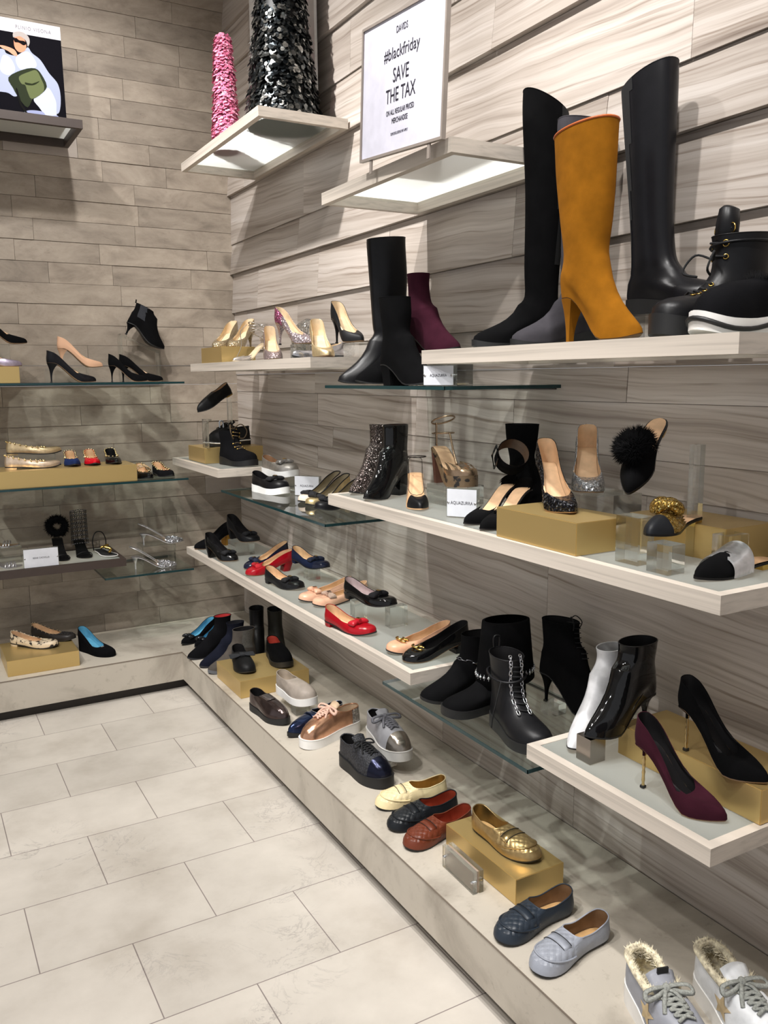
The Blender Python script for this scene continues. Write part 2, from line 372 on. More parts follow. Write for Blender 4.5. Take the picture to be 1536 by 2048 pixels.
def clad_wall(name, axis, zs, wmin, wmax, u0, u1, relief, mat, joints=None, seed=1):
    rnd = random.Random(seed); V = []; F = []; cols = []
    for ci in range(len(zs)-1):
        z0, z1 = zs[ci], zs[ci+1]
        us = [u0]
        if joints and ci in joints: us += joints[ci]
        else:
            u = u0+rnd.uniform(.1, wmax)
            while u < u1-.12: us.append(u); u += rnd.uniform(wmin, wmax)
        us = sorted(set(us)); us.append(u1)
        pb, pt = relief(ci, rnd)
        for k in range(len(us)-1):
            a, b = us[k]+.0007, us[k+1]-.0007
            e = rnd.uniform(-.001, .001) if axis == 'x' else rnd.uniform(-.0011, .0011)
            tint = (rnd.random(), rnd.random(), rnd.random(), 1)
            if b-a > .36: tint = (tint[0], min(tint[1], .9), tint[2], 1)
            lo, hi = pb+e, pt+e
            zz0, zz1 = z0+.0006, z1-.0006
            n = len(V)
            if axis == 'x':   # wall at x = XW facing -x
                V += [(XW-lo, a, zz0), (XW-lo, b, zz0), (XW-hi, b, zz1), (XW-hi, a, zz1), (XW+.05, a, zz0), (XW+.05, b, zz0), (XW+.05, b, zz1), (XW+.05, a, zz1)]
            else:
                V += [(a, YW-lo, zz0), (b, YW-lo, zz0), (b, YW-hi, zz1), (a, YW-hi, zz1), (a, YW+.05, zz0), (b, YW+.05, zz0), (b, YW+.05, zz1), (a, YW+.05, zz1)]
            F += [(n, n+3, n+2, n+1) if axis == 'x' else (n, n+1, n+2, n+3), (n+4, n+5, n+6, n+7), (n, n+1, n+5, n+4), (n+1, n+2, n+6, n+5), (n+2, n+3, n+7, n+6), (n+3, n, n+4, n+7)]
            cols += [tint]*8
    o = mesh(name, V, F, mat, smooth=False)
    ca = o.data.color_attributes.new('tint', 'FLOAT_COLOR', 'POINT')
    for i, c in enumerate(cols): ca.data[i].color = c
    bm = bmesh.new(); bm.from_mesh(o.data); bmesh.ops.recalc_face_normals(bm, faces=bm.faces[:]); bm.to_mesh(o.data); bm.free()
    return struct(o)
zr = [0.0, .19, .65, 1.10, 1.20, 1.29, 1.43, 1.52, 1.64, 1.845, 2.045, 2.20, 2.445, 2.65, 2.85, 3.05, 3.25, 3.44]
proud = {8: .012, 9: .016, 10: .020, 12: .022, 7: .006, 13: .008, 14: .02, 15: .012, 16: .018, 11: .008}
clad_wall('wall_right', 'x', zr, .55, 1.15, -2.4, YW, lambda ci, r: (proud.get(ci, .003+r.random()*.002), .001), tile_mat('veined_stone_cladding', 'vein'),
          joints={1: [-.9, .1, 1.75, 2.44, 3.50], 2: [-1.2, -.2, .72, 1.887, 3.1], 4: [-.4, .6, 1.60, 2.72, 3.3], 5: [.3, 1.1, 2.06, 2.62, 3.45], 10: [-.3, .75, 1.697, 2.6, 3.6]}, seed=4)
zb_ = [0.0]+[.19+i*.0985 for i in range(0, 34)]; zb_ = [z for z in zb_ if z < 3.44]+[3.449]
clad_wall('wall_back', 'y', zb_, .26, .75, -4.0, XW, lambda ci, r: (.002+r.random()*.003, .0012), tile_mat('weathered_stone_blocks', 'block'), seed=11)

bench_m = concrete('polished_concrete', (186, 178, 165), (140, 131, 119))
# L-shaped plinth
bt = .19
V, F = join([boxVF(1.10, -2.4, .05, XW-.006, 3.945, bt), boxVF(-4.0, 3.945, .05, XW-.006, YW-.010, bt)])
struct(mesh('trim_1', V, F, bench_m, smooth=False))
# dark recessed toe-kick
V, F = join([boxVF(1.14, -2.4, 0, XW-.01, 3.985, .0495), boxVF(-4.0, 3.985, 0, XW-.01, YW-.01, .0495)])
struct(mesh('trim_2', V, F, M('plain', (38, 32, 28), .6), smooth=False))
# metal edge of the plinth
V, F = join([boxVF(1.0985, -2.4, bt-.0035, 1.1005, 3.9465, bt+.0006), boxVF(-4.0, 3.9435, bt-.0035, 1.1005, 3.9455, bt+.0006)])
struct(mesh('trim_3', V, F, M('plain', (120, 108, 96), .35), smooth=False))
# joint strips where the plinth meets the walls
V, F = boxVF(-4.0, YW-.016, bt, XW-.006, YW-.0095, bt+.006)
struct(mesh('baseboard_back', V, F, M('plain', (200, 190, 175), .4), smooth=False))

# light fittings
for i, (x, y, tx, ty, tz, pw, sz) in enumerate(SPOTS):
    d = Vector((tx-x, ty-y, tz-CEIL)).normalized()
    t = thing('ceiling_spotlight', 'recessed round ceiling spotlight of the row above the shoe wall', 'light', (x, y, CEIL), group='recessed ceiling spotlights')
    ld = bpy.data.lights.new('spot_lamp', 'SPOT'); ld.energy = pw; ld.spot_size = math.radians(sz); ld.spot_blend = 0.9; ld.shadow_soft_size = 0.035
    ld.color = (1.0, .975, .95)
    lo = bpy.data.objects.new('spot_lamp', ld); C.objects.link(lo); lo.location = (0, 0, -.03); lo.parent = t
    lo.rotation_euler = d.to_track_quat('-Z', 'Y').to_euler()
    n = 24; V = []; F = []
    for (r, z) in [(.035, -.004), (.05, -.006), (.055, -.001)]:
        V += [(r*math.cos(2*PI*k/n), r*math.sin(2*PI*k/n), z) for k in range(n)]
    for j in range(2):
        for k in range(n): F.append((j*n+k, j*n+(k+1) % n, (j+1)*n+(k+1) % n, (j+1)*n+k))
    mesh('trim_ring', V, F, M('plain', (230, 230, 228), .4), t)

# ------------------------------------------------------------------ shelves
XF, YF = 1.226, 4.084
OAK = M('oak', (200, 190, 178)); FROST = M('frost', (176, 184, 182)); ESP = M('plain', (58, 47, 42), .5); GLASS = M('glass'); 
TEAL = M('plain', (22, 52, 55), .12)
def frame_shelf(label, x0, y0, x1, y1, ztop, mat, th=.036, fw=.022, group=None, wall='x', pmat=None):
    """framed shelf: four mitred rails around an inset frosted panel"""
    cx, cy = (x0+x1)/2, (y0+y1)/2
    t = thing('framed_shelf', label, 'shelf', (cx, cy, ztop-th), group=group)
    a, b = (x1-x0)/2, (y1-y0)/2
    P = []
    for (u0, v0, u1, v1) in [(-a, -b, -a+fw, b), (a-fw, -b, a, b), (-a+fw, -b, a-fw, -b+fw), (-a+fw, b-fw, a-fw, b)]:
        P.append(boxVF(u0, v0, 0, u1, v1, th))
    V, F = join(P); mesh('frame', V, F, mat, t, smooth=False)
    pn = box('frosted_panel', (-a+fw+.0002, -b+fw+.0002, th-.010, a-fw-.0002, b-fw-.0002, th-.0012), pmat or FROST, t)
    pn.data.materials.append(M('pane_clear'))       # frosted face up, clear body below
    for p in pn.data.polygons:
        if p.normal.z < .5: p.material_index = 1
    # two brackets into the wall
    for s in (-.35, .35):
        if wall == 'x': box('bracket', (a, 2*b*s-.02, .006, XW-cx+.02, 2*b*s+.02, th-.008), M('plain', (120, 118, 115), .4), t)
        else: box('bracket', (2*a*s-.02, b, .006, 2*a*s+.02, YW-cy+.02, th-.008), M('plain', (120, 118, 115), .4), t)
    return t
def glass_shelf(label, x0, y0, x1, y1, ztop, front='x', th=.010):
    cx, cy = (x0+x1)/2, (y0+y1)/2
    t = thing('glass_shelf', label, 'shelf', (cx, cy, ztop-th))
    a, b = (x1-x0)/2, (y1-y0)/2; e = .0016
    box('glass_pane', (-a+e, -b+e, 0, a-e, b-e, th), GLASS, t)
    P = [boxVF(-a, -b, 0.0003, -a+e, b, th-.0003), boxVF(-a, -b, .0003, a, -b+e, th-.0003), boxVF(-a, b-e, .0003, a, b, th-.0003)]
    V, F = join(P); mesh('polished_edge', V, F, TEAL, t, smooth=False)
    if front == 'x': box('wall_channel', (a-.002, -b+.02, -.004, XW-cx-.001, b-.02, -.0002), M('plain', (40, 40, 42), .3), t)
    else: box('wall_channel', (-a+.02, b-.002, -.004, a-.02, YW-cy-.002, -.0002), M('plain', (40, 40, 42), .3), t)
    return t
XB = 1.592
frame_shelf('pale oak framed shelf high by the corner carrying the sequin tree', XF, 3.065, XB, 4.03, 2.476, OAK)
frame_shelf('pale oak framed shelf behind the black friday sign with glowing underside', XF, 1.817, XB, 2.551, 2.077, OAK)
frame_shelf('pale oak shelf holding glittery gold and cream pumps beside the tall black boot', XF, 2.662, XB, 4.022, 1.569, OAK)
frame_shelf('pale oak shelf holding the over-the-knee boots and mustard boot', XF, .962, XB, 1.955, 1.569, OAK)
frame_shelf('short pale oak shelf under the hiking boot near the corner', XF, 3.68, XB, 4.41, 1.094, OAK)
frame_shelf('long pale oak middle shelf with gold box, pumps and mules', XF, .970, XB, 2.545, 1.116, OAK)
frame_shelf('long pale oak shelf with bow ballet flats and block pumps', XF, 2.02, XB, 4.225, .650, OAK)
frame_shelf('pale oak tray shelf with burgundy and black stiletto pumps', XF, .962, XB, 1.490, .640, OAK)
glass_shelf('clear glass shelf under the tall black boots', XF, 1.845, XW-.006, 2.553, 1.475)
glass_shelf('clear glass shelf holding white-soled slip-ons and bow flats', XF, 2.573, XW-.006, 3.646, 1.008)
glass_shelf('clear glass shelf holding black ankle boots with chains', XF, 1.486, XW-.006, 2.185, .575)
frame_shelf('dark brown framed shelf below the fashion poster', -.8, YF, .81, YW-.03, 2.624, ESP, wall='y')
frame_shelf('dark brown framed shelf with jewelled evening sandals', -.8, YF, .889, YW-.03, .652, ESP, wall='y')
glass_shelf('glass shelf with black and nude stilettos on the back wall', -.8, YF, 1.212, YW-.011, 1.487, 'y')
glass_shelf('glass shelf with the long gold riser of studded flats', -.8, YF, 1.211, YW-.011, 1.020, 'y')
glass_shelf('glass shelf with silver slingbacks above the plinth', .786, YF, 1.218, YW-.011, .566, 'y')

# ------------------------------------------------------------------ shoe builder
TOE = {
 'round':  [(0,0),(.1,.40),(.2,.62),(.3,.68),(.42,.70),(.52,.84),(.62,.99),(.70,.97),(.8,.78),(.9,.44),(1,0)],
 'almond': [(0,0),(.1,.38),(.2,.60),(.3,.64),(.42,.64),(.52,.78),(.62,.92),(.70,.84),(.8,.60),(.9,.31),(1,0)],
 'point':  [(0,0),(.1,.38),(.2,.58),(.3,.60),(.42,.58),(.52,.74),(.60,.88),(.68,.80),(.78,.52),(.88,.24),(.95,.11),(1,0.02)],
 'square': [(0,0),(.1,.40),(.2,.62),(.3,.68),(.42,.70),(.52,.86),(.62,1.0),(.70,1.0),(.8,.92),(.9,.66),(.96,.40),(1,0)],
}
NS = 20
class Shoe:
    def __init__(s, name, label, cat, pos, yaw, L=.24, W=.084, toe='round', h=0.0, ts=.004, plat=0.0, spring=.010, side=1,
                 tb=.012, tf=.66, hb=.056, hs=.034, ht=.030, ko=.80, toeh=.022, rings=None, pitch=0, roll=0, group=None, cz=None, vamp=.66, heelcurve=.14, ball=.66):
        s.L, s.W, s.toe, s.h, s.ts, s.plat, s.sp, s.side = L, W, toe, h, ts, plat, spring, side
        s.hc, s.ball = heelcurve, ball
        yaw = math.radians(yaw); e = Euler((math.radians(roll), math.radians(pitch), yaw), 'XYZ')
        off = e.to_matrix() @ Vector((L, 0, 0))
        loc = Vector(pos)-off          # pos = toe tip on the surface
        s.root = thing(name, label, cat, loc, e, group)
        n = NS; s.n = n
        rings = rings or []
        base = []
        if rings:
            r0 = rings[0]
        G = []; KR = 9
        for i in range(2*n):
            q = i/n if i <= n else (2*n-i)/n
            sg = 1 if i < n else -1
            if i in (0, n): sg = 0
            x = L*(1-math.cos(PI*q))/2; y = s.cy(x)+sg*s.hw(q); S = Vector((x, y, s.zb(x)))
            if rings: O = s.ringpt(r0, q, sg)
            else:
                xo = L*(tb+(tf-tb)*(1-math.cos(PI*q))/2)
                qq = math.acos(max(-1, min(1, 1-2*xo/L)))/PI
                wo = min(ko*W/2*(math.sin(PI*q)**lerp(.95, .52, smooth(q/.5)) if 0 < q < 1 else 0), .93*s.hw(qq)+.0)
                hh = table([(0, hb), (.14, hb*.96), (.35, lerp(hb, hs, .62)), (.55, hs), (.8, lerp(hs, ht, .6)), (1, ht)], q)
                O = Vector((xo, s.cy(xo)+sg*wo, s.zb(xo)+hh))
            fw = smooth((q-.5)/.36); dz = O.z-S.z
            out = Vector((0, sg, 0))
            P1 = S+Vector((0.002*fw, 0, lerp(.42*dz, toeh*1.35, fw)))+out*.0035*(1-fw)+Vector(((-.004 if q < .15 and not rings else 0), 0, 0))
            if rings: P2f = O+Vector((.22*(S.x-O.x), .35*(S.y-O.y), -vamp*dz))
            else: P2f = O+Vector((.5*(S.x-O.x), .62*(S.y-O.y), -.10*dz))
            P2s = O-Vector((0, 0, .42*dz))+out*.002
            P2 = P2s.lerp(P2f, fw)
            col = []
            for k in range(KR):
                t = k/(KR-1); a = (1-t)**3; b = 3*(1-t)**2*t; c = 3*(1-t)*t*t; d = t**3
                col.append(S*a+P1*b+P2*c+O*d)
            if len(rings) > 1:
                R = [s.ringpt(r, q, sg) for r in rings]
                cr = crom(R, 4)
                col += cr[1:]
            G.append(col)
        s.G = G; s.rows = len(G[0]); s.KR = KR
        V = [p for c in G for p in c]; F = []
        R = s.rows; m = 2*n
        for i in range(m):
            j = (i+1) % m
            for k in range(R-1): F.append((i*R+k, i*R+k+1, j*R+k+1, j*R+k))
        s.V, s.F = V, F
        s.bvh = BVHTree.FromPolygons([tuple(v) for v in V], F)
        # vertex normals
        N = [Vector((0, 0, 0)) for _ in V]
        for f in F:
            a, b, c, d = [V[q] for q in f]; nn = (c-a).cross(d-b)
            for q in f: N[q] += nn
        ctr = Vector((L*.4, 0, 0))
        s.N = [x.normalized() if x.length > 1e-12 else Vector((0, 0, 1)) for x in N]
        # orient outward
        ii = (n//2)*R+2
        if s.N[ii].y < 0: s.N = [-x for x in s.N]; s.flip = True
        else: s.flip = False
    def cy(s, x): return -s.side*s.W*.05*math.sin(PI*min(1, x/s.L))+s.side*s.W*(.10 if s.toe in ('round', 'square') else .03)*smooth((x/s.L-.5)/.5)
    def hw(s, q): return s.W/2*max(0, table(TOE[s.toe], q))
    def zb(s, x):
        t = x/s.L
        return s.ts+s.plat+s.h*(1-smooth((t-s.hc)/(s.ball-s.hc)))-s.h*.04*smooth(t/.14)*(1 if t < .2 else 0)*0+s.sp*max(0, (t-.74)/.26)**2
    def ringpt(s, r, q, sg):
        xb, xf, ry, zb, zf = r; c = (1-math.cos(PI*q))/2
        z0 = s.zb(0)-s.ts
        return Vector((xb+(xf-xb)*c, sg*ry*math.sin(PI*q)**.9 if 0 < q < 1 else 0, z0+zb+(zf-zb)*c))
    def off(s, d, k0=0, k1=None):
        k1 = s.rows if k1 is None else k1
        return [s.V[i]+s.N[i]*d for i in range(len(s.V))]
    def faces(s, cond=None):
        if not cond: F = s.F
        else:
            F = []
            for f in s.F:
                c = (s.V[f[0]]+s.V[f[1]]+s.V[f[2]]+s.V[f[3]])/4
                i, k = divmod(f[0], s.rows)
                if cond(c, i, k): F.append(f)
        return [tuple(reversed(f)) for f in F] if not s.flip else [tuple(f) for f in F]
    def sub(s, name, V, F, mat, parent=None):
        used = sorted({i for f in F for i in f}); mp = {u: i for i, u in enumerate(used)}
        return mesh(name, [V[u] for u in used], [tuple(mp[i] for i in f) for f in F], mat, parent or s.root)
    def upper(s, mat, lining=None, cond=None, name='upper', rim=.0010, rimmat=None, th=.0016):
        o = s.sub(name, s.V, s.faces(cond), mat)
        if lining: s.sub('lining', s.off(-th), [tuple(reversed(f)) for f in s.faces(cond)], lining)
        if rim: s.line('topline', [s.G[i][-1]-s.N[i*s.rows+s.rows-1]*th*.5 for i in range(2*s.n)], rim, rimmat or mat, closed=True)
        return o
    def cut(s, o, x, keep=1, slope=0.0):
        """trim a part with a clean plane at local x (keep=1: the toe side)"""
        bm = bmesh.new(); bm.from_mesh(o.data)
        bmesh.ops.bisect_plane(bm, geom=bm.verts[:]+bm.edges[:]+bm.faces[:], plane_co=(x, 0, s.zb(x)), plane_no=(keep, 0, slope*keep), clear_inner=True)
        bm.to_mesh(o.data); bm.free(); return o
    def patch(s, name, mat, cond, d=.0008, parent=None):
        return s.sub(name, s.off(d), s.faces(cond), mat, parent)
    def cap(s, name, mat, t, d=.0008, slope=0.0, kmax=None):
        o = s.sub(name, s.off(d), s.faces((lambda c, i, k: k < kmax) if kmax else None), mat)
        return s.cut(o, s.L*t, 1, slope)
    def line(s, name, pts, r, mat, closed=False, seg=6, parent=None, flat=1.0):
        V, F = tubeVF(pts, r, seg, closed, flat)
        return mesh(name, V, F, mat, parent or s.root)
    def outl(s, scale=1.0, e=0.0):
        P = []
        for i in range(2*s.n):
            q = i/s.n if i <= s.n else (2*s.n-i)/s.n; sg = (1 if i < s.n else -1)
            if i in (0, s.n): sg = 0
            x = s.L*(1-math.cos(PI*q))/2
            c = math.cos(PI*q)
            P.append((x-e*c*(1 if abs(c) > .0 else 0), s.cy(x)+sg*(s.hw(q)*scale+e*math.sin(PI*q)**.5 if 0 < q < 1 else 0), x))
        return P
    def slab(s, name, mat, top, bot, e=.0015, scale=1.0, mid=None, parent=None):
        """closed slab under/around the foot outline; top(x), bot(x) give heights"""
        P = s.outl(scale, e); m = len(P); n = s.n
        V = [(x, y, top(xx)) for x, y, xx in P]+[(x, y, bot(xx)) for x, y, xx in P]; F = []
        for i in range(m):
            j = (i+1) % m; F.append((i, j, m+j, m+i))
        for k in range(n):      # ladder caps
            a, b = k, k+1; c, d = (2*n-k-1), (2*n-k) % m
            f = [a, b, c, d] if k > 0 else [0, 1, 2*n-1]
            if k == n-1: f = [a, b, d]
            if k == n-1 and n > 1: f = [n-1, n, n+1]
            F.append(tuple(f)); F.append(tuple(m+i for i in reversed(f)))
        o = mesh(name, V, F, mat, parent or s.root)
        bm = bmesh.new(); bm.from_mesh(o.data); bmesh.ops.recalc_face_normals(bm, faces=bm.faces[:])
        ed = [x for x in bm.edges if len(x.link_faces) == 2 and x.calc_face_angle(0) > .6]
        for x in ed: x.smooth = False
        bm.to_mesh(o.data); bm.free()
        return o
    def insole(s, mat, up=.0022):
        n = s.n; P = s.outl(.93, -.001)
        V = [(x, y, s.zb(xx)+up) for x, y, xx in P]; F = []
        for k in range(1, n-1): F.append((k, k+1, 2*n-k-1, 2*n-k))
        F.append((0, 1, 2*n-1)); F.append((n-1, n, n+1))
        return mesh('insole', V, F, mat, s.root)
    def sole(s, mat, th=None, e=.001, bottom=None, parent=None, name='sole'):
        th = th or s.ts
        return s.slab(name, mat, lambda x: s.zb(x)+.0006, bottom or (lambda x: max(0.0, s.zb(x)-th)), e)
    def unit(s, mat, up=.010, e=.0035, name='sole', lift=.0, arch=0.0, bot=None):
        """thick sidewall sole (sneakers, creepers)"""
        def b(x):
            t = x/s.L; return s.sp*.8*max(0, (t-.76)/.24)**2+lift+arch*math.exp(-((t-.42)/.10)**2)
        return s.slab(name, mat, lambda x: s.zb(x)+up*(1-.25*math.sin(PI*x/s.L)), bot or b, e)
    def heel(s, mat, xh=.26, tip=.5, p=1.0, tx=None, base=0.0, e=.001, name='heel', levels=7, tipmat=None, back=0.0):
        P = s.outl(.98, e); n = s.n
        idx = [i for i in range(2*n) if P[i][2] <= xh*s.L]
        left = sorted([i for i in idx if i <= n]); right = sorted([i for i in idx if i > n])
        loop = [P[i] for i in right]+[P[i] for i in left]
        top = [Vector((x, y, s.zb(xx)-s.ts*.5)) for x, y, xx in loop]
        cx = sum(v.x for v in top)/len(top); tx = cx if tx is None else tx*s.L
        cyv = sum(v.y for v in top)/len(top)
        V = []; m = len(top)
        zt = min(v.z for v in top)
        for k in range(levels):
            f = k/(levels-1); sc_ = tip+(1-tip)*(1-f)**p
            for v in top:
                z = v.z*(1-f)+base*f
                ccx = cx+(tx-cx)*(1-(1-f)**max(1, p*.8))
                V.append((ccx+(v.x-cx)*sc_, cyv+(v.y-cyv)*sc_, z))
        F = [tuple(range(m-1, -1, -1)), tuple((levels-1)*m+i for i in range(m))]
        for k in range(levels-1):
            for i in range(m):
                j = (i+1) % m; F.append((k*m+i, k*m+j, (k+1)*m+j, (k+1)*m+i))
        o = mesh(name, V, F, mat, s.root)
        bm = bmesh.new(); bm.from_mesh(o.data); bmesh.ops.recalc_face_normals(bm, faces=bm.faces[:])
        for x in bm.edges:
            if len(x.link_faces) == 2 and x.calc_face_angle(0) > .9: x.smooth = False
        bm.to_mesh(o.data); bm.free()
        if tipmat:
            tt = Vector((tx, cyv, base))
            r = max(abs(v.y-cyv) for v in top)*tip+.0004
            o2 = box('heel_tip', (tx-r*1.05, cyv-r, base-.0002, tx+r*1.05, cyv+r, base+.006), tipmat, s.root, .0008)
        return o
    def top(s, x, y=None, dz=.0):
        y = s.cy(x) if y is None else y
        h = s.bvh.ray_cast(Vector((x, y, 1.5)), Vector((0, 0, -1)))
        if h[0] is None: return Vector((x, y, s.zb(x)+.03)), Vector((0, 0, 1))
        nn = h[1] if h[1].z > 0 else -h[1]
        return h[0]+nn*dz, nn
    def front(s, z, y=0.0, dz=.0):
        h = s.bvh.ray_cast(Vector((s.L*1.6, y, z)), Vector((-1, 0, 0)))
        if h[0] is None: return Vector((s.L*.4, y, z)), Vector((1, 0, 0))
        nn = h[1] if h[1].x > 0 else -h[1]
        return h[0]+nn*dz, nn
    def sidept(s, x, z, sg, dz=.0):
        h = s.bvh.ray_cast(Vector((x, sg*.4, z)), Vector((0, -sg, 0)))
        if h[0] is None: return Vector((x, sg*s.W/2, z)), Vector((0, sg, 0))
        nn = h[1] if h[1].y*sg > 0 else -h[1]
        return h[0]+nn*dz, nn
    def bow(s, mat, x, w=.062, ln=.026, clasp=None, lift=.003, name='bow', knot=None, th=1.5):
        P, nn = s.top(x); P = P+nn*lift
        f = Vector((1, 0, 0)); f = (f-nn*f.dot(nn)).normalized(); l = nn.cross(f)
        parts = []
        for sg in (1, -1):
            secs = [(0, .30, .002), (.12, .42, .004), (.45, .85, .0062), (.8, 1.0, .0062), (.97, 1.0, .0045), (1.0, .96, .001)]
            V = []; F = []; m = 10
            for (u, hl, tk) in secs:
                for k in range(m):
                    a = 2*PI*k/m
                    ca = math.copysign(abs(math.cos(a))**.7, math.cos(a)); sa = math.copysign(abs(math.sin(a))**.7, math.sin(a))
                    droop = -.0035*u*u
                    V.append(P+l*(sg*u*w*.58)+f*(ca*hl*ln*.58)+nn*(sa*tk*th+.0035*th+droop))
            for j in range(len(secs)-1):
                for k in range(m): F.append((j*m+k, j*m+(k+1) % m, (j+1)*m+(k+1) % m, (j+1)*m+k))
            F.append(tuple((len(secs)-1)*m+k for k in range(m)))
            parts.append((V, F))
        V, F = join(parts); b = mesh(name, V, F, mat, s.root)
        def bx(hx, hy, hz, z0, nm, mt, par):
            V, F = boxVF(-hx, -hy, 0, hx, hy, hz)
            mesh(nm, [P+f*v[0]+l*v[1]+nn*(v[2]+z0) for v in V], F, mt, par, smooth=False)
        bx(ln*.36, w*.10, .0105*th, 0, 'knot', knot or mat, b)
        if clasp: bx(ln*.26, w*.075, .0022, .0105*th, 'clasp', clasp, b)
        return b
    def studs(s, mat, pts, r=.0022, name='studs'):
        parts = [sphereVF(p, r, 6, 4) for p in pts]
        V, F = join(parts); return mesh(name, V, F, mat, s.root)
    def rimpts(s, i0=0, i1=None, step=1, d=.001, down=0):
        i1 = 2*s.n if i1 is None else i1
        return [s.G[i % (2*s.n)][-1-down]+s.N[(i % (2*s.n))*s.rows+s.rows-1-down]*d for i in range(i0, i1, step)]

# common materials
BLK = (14, 14, 16)
def tanlin(): return M('leather', (214, 178, 140), .5)
RUB = M('plain', (20, 20, 21), .55)
GOLDM = M('chrome', (214, 178, 96), .2); SILV = M('chrome', (205, 205, 208), .2)
DARKL = M('leather', (26, 25, 26), .45)

def flat(label, pos, yaw, mat, lin=None, cat='shoe', name='ballet_flat', L=.235, toe='round', bow=None, bowx=.70, clasp=GOLDM, capmat=None, sole=None, heelh=.010, rim=.0012, rimmat=None, group=None, **k):
    k.setdefault('tf', .66); k.setdefault('hb', .052); k.setdefault('hs', .030); k.setdefault('ht', .026); k.setdefault('W', .078)
    s = Shoe(name, label, cat, pos, yaw, L=L, toe=toe, h=heelh, group=group, **k)
    s.upper(mat, lin or tanlin(), rim=rim, rimmat=rimmat); s.insole(lin or tanlin()); s.sole(sole or RUB)
    s.heel(sole or mat, xh=.25, tip=.94)
    if capmat: s.cap('toe_cap', capmat, .80)
    if bow: s.bow(bow, s.L*bowx, clasp=clasp)
    return s
def pump(label, pos, yaw, mat, lin=None, L=.20, h=.085, toe='point', kind='stiletto', heelmat=None, tipmat=RUB, name='stiletto_pump', cat='shoe', rim=.0009, sole=None, group=None, **k):
    k.setdefault('tf', .63); k.setdefault('ko', .96); k.setdefault('hb', .062); k.setdefault('hs', .037); k.setdefault('ht', .028); k.setdefault('W', .085); k.setdefault('toeh', .020); k.setdefault('spring', .004); k.setdefault('ts', .003)
    s = Shoe(name, label, cat, pos, yaw, L=L, toe=toe, h=h, heelcurve=.10, ball=.70, group=group, **k)
    s.upper(mat, lin or tanlin(), rim=rim); s.insole(lin or tanlin()); s.sole(sole or M('leather', (150, 120, 90), .5), th=.003, e=-.0016)
    if kind == 'stiletto': s.heel(heelmat or mat, xh=.24, tip=.14, p=3.2, tx=.07, levels=11, tipmat=tipmat)
    elif kind == 'slim': s.heel(heelmat or mat, xh=.24, tip=.24, p=2.2, tx=.075, levels=9, tipmat=tipmat)
    elif kind == 'block': s.heel(heelmat or mat, xh=.27, tip=.80, p=1.2, tx=.13, levels=5)
    elif kind == 'pin':   # thin separate metal heel
        s.heel(mat, xh=.24, tip=.14, p=5.5, tx=.075, levels=12, base=s.zb(0)*.72, name='heel_seat')
        z1 = s.zb(0)*.80; pts = [Vector((s.L*.078, 0, z)) for z in [z1*i/14 for i in range(15)]]
        s.line('heel', pts, [.0034+.0006*math.sin(i*2.4) for i in range(15)], heelmat or GOLDM, seg=8)
        box('heel_tip', (s.L*.078-.005, -.005, 0, s.L*.078+.005, .005, .006), RUB, s.root, .001)
    return s
def loafer(label, pos, yaw, mat, lin=None, L=.245, toe='round', solemat=RUB, name='loafer', cat='shoe', cover=.44, thick=None, group=None, **k):
    k.setdefault('tf', cover); k.setdefault('hb', .056); k.setdefault('hs', .046); k.setdefault('ht', .052); k.setdefault('W', .086); k.setdefault('ko', .78); k.setdefault('toeh', .028)
    if thick: k.setdefault('ts', thick)
    s = Shoe(name, label, cat, pos, yaw, L=L, toe=toe, h=.006, group=group, **k)
    s.upper(mat, lin or tanlin(), rim=.0016); s.insole(lin or tanlin())
    if thick: s.unit(solemat, up=.002, e=.003)
    else: s.sole(solemat, e=.0005); s.heel(solemat, xh=.24, tip=.97)
    return s
def moc(label, pos, yaw, col, lin, kind='woven', metal=0.0, rough=None, **k):
    mt = M('woven', col, rough, metal=metal); ml = M('metallic', col, .32) if metal else M('leather', col, .42)
    s = Shoe('moccasin', label, 'shoe', pos, yaw, L=.240, W=.086, toe='round', h=.004, ts=.005, tf=.50, hb=.054, hs=.036, ht=.048, ko=.84, toeh=.024, spring=.008, **k)
    L = s.L
    s.upper(ml, lin, cond=lambda c, i, k_: c.x <= L*.52 or k_ < 2, rim=.0017, rimmat=ml, name='upper')
    s.sub('woven_vamp', s.V, s.faces(lambda c, i, k_: c.x > L*.52 and k_ >= 2), mt)
    s.sub('vamp_lining', s.off(-.0016), [tuple(reversed(f)) for f in s.faces(lambda c, i, k_: c.x > L*.52 and k_ >= 2)], lin)
    s.insole(M('leather', (186, 148, 100), .6) if lin is not LINRED else lin); s.sole(RUB, th=.004, e=-.001); s.heel(RUB, xh=.2, tip=.95, e=-.002)
    # stitched apron seam
    n = s.n
    pts = []
    for i in range(n-8, n+9):
        P = s.G[i][3]; pts.append(P+s.N[i*s.rows+3]*.0008)
    pts = crom(pts, 5)
    s.line('apron_seam', pts, [.0018+.0009*(j % 2) for j in range(len(pts))], ml, seg=5)
    # penny strap
    a = []
    for j in range(13):
        y = (-1+2*j/12)*L*.135
        a.append((y, ))
    V = []; F = []
    for j in range(13):
        y = (-1+2*j/12)*.033
        for dx in (-.0115, .0115):
            P, nn = s.top(L*.645+dx, s.cy(L*.64)+y, .0005); V.append(P)
    for j in range(12): F.append((2*j, 2*j+1, 2*j+3, 2*j+2))
    st = mesh('penny_strap', V, F, ml, s.root)
    md = st.modifiers.new('solid', 'SOLIDIFY'); md.thickness = .0010
    for dx in (-.0118, .0118):
        s.line('slit', [s.top(L*.645+dx, s.cy(L*.64)+(-1+2*j/10)*.031, .0012)[0] for j in range(11)], .0010, M('plain', (20, 20, 22), .6), parent=st, seg=4)
    return s
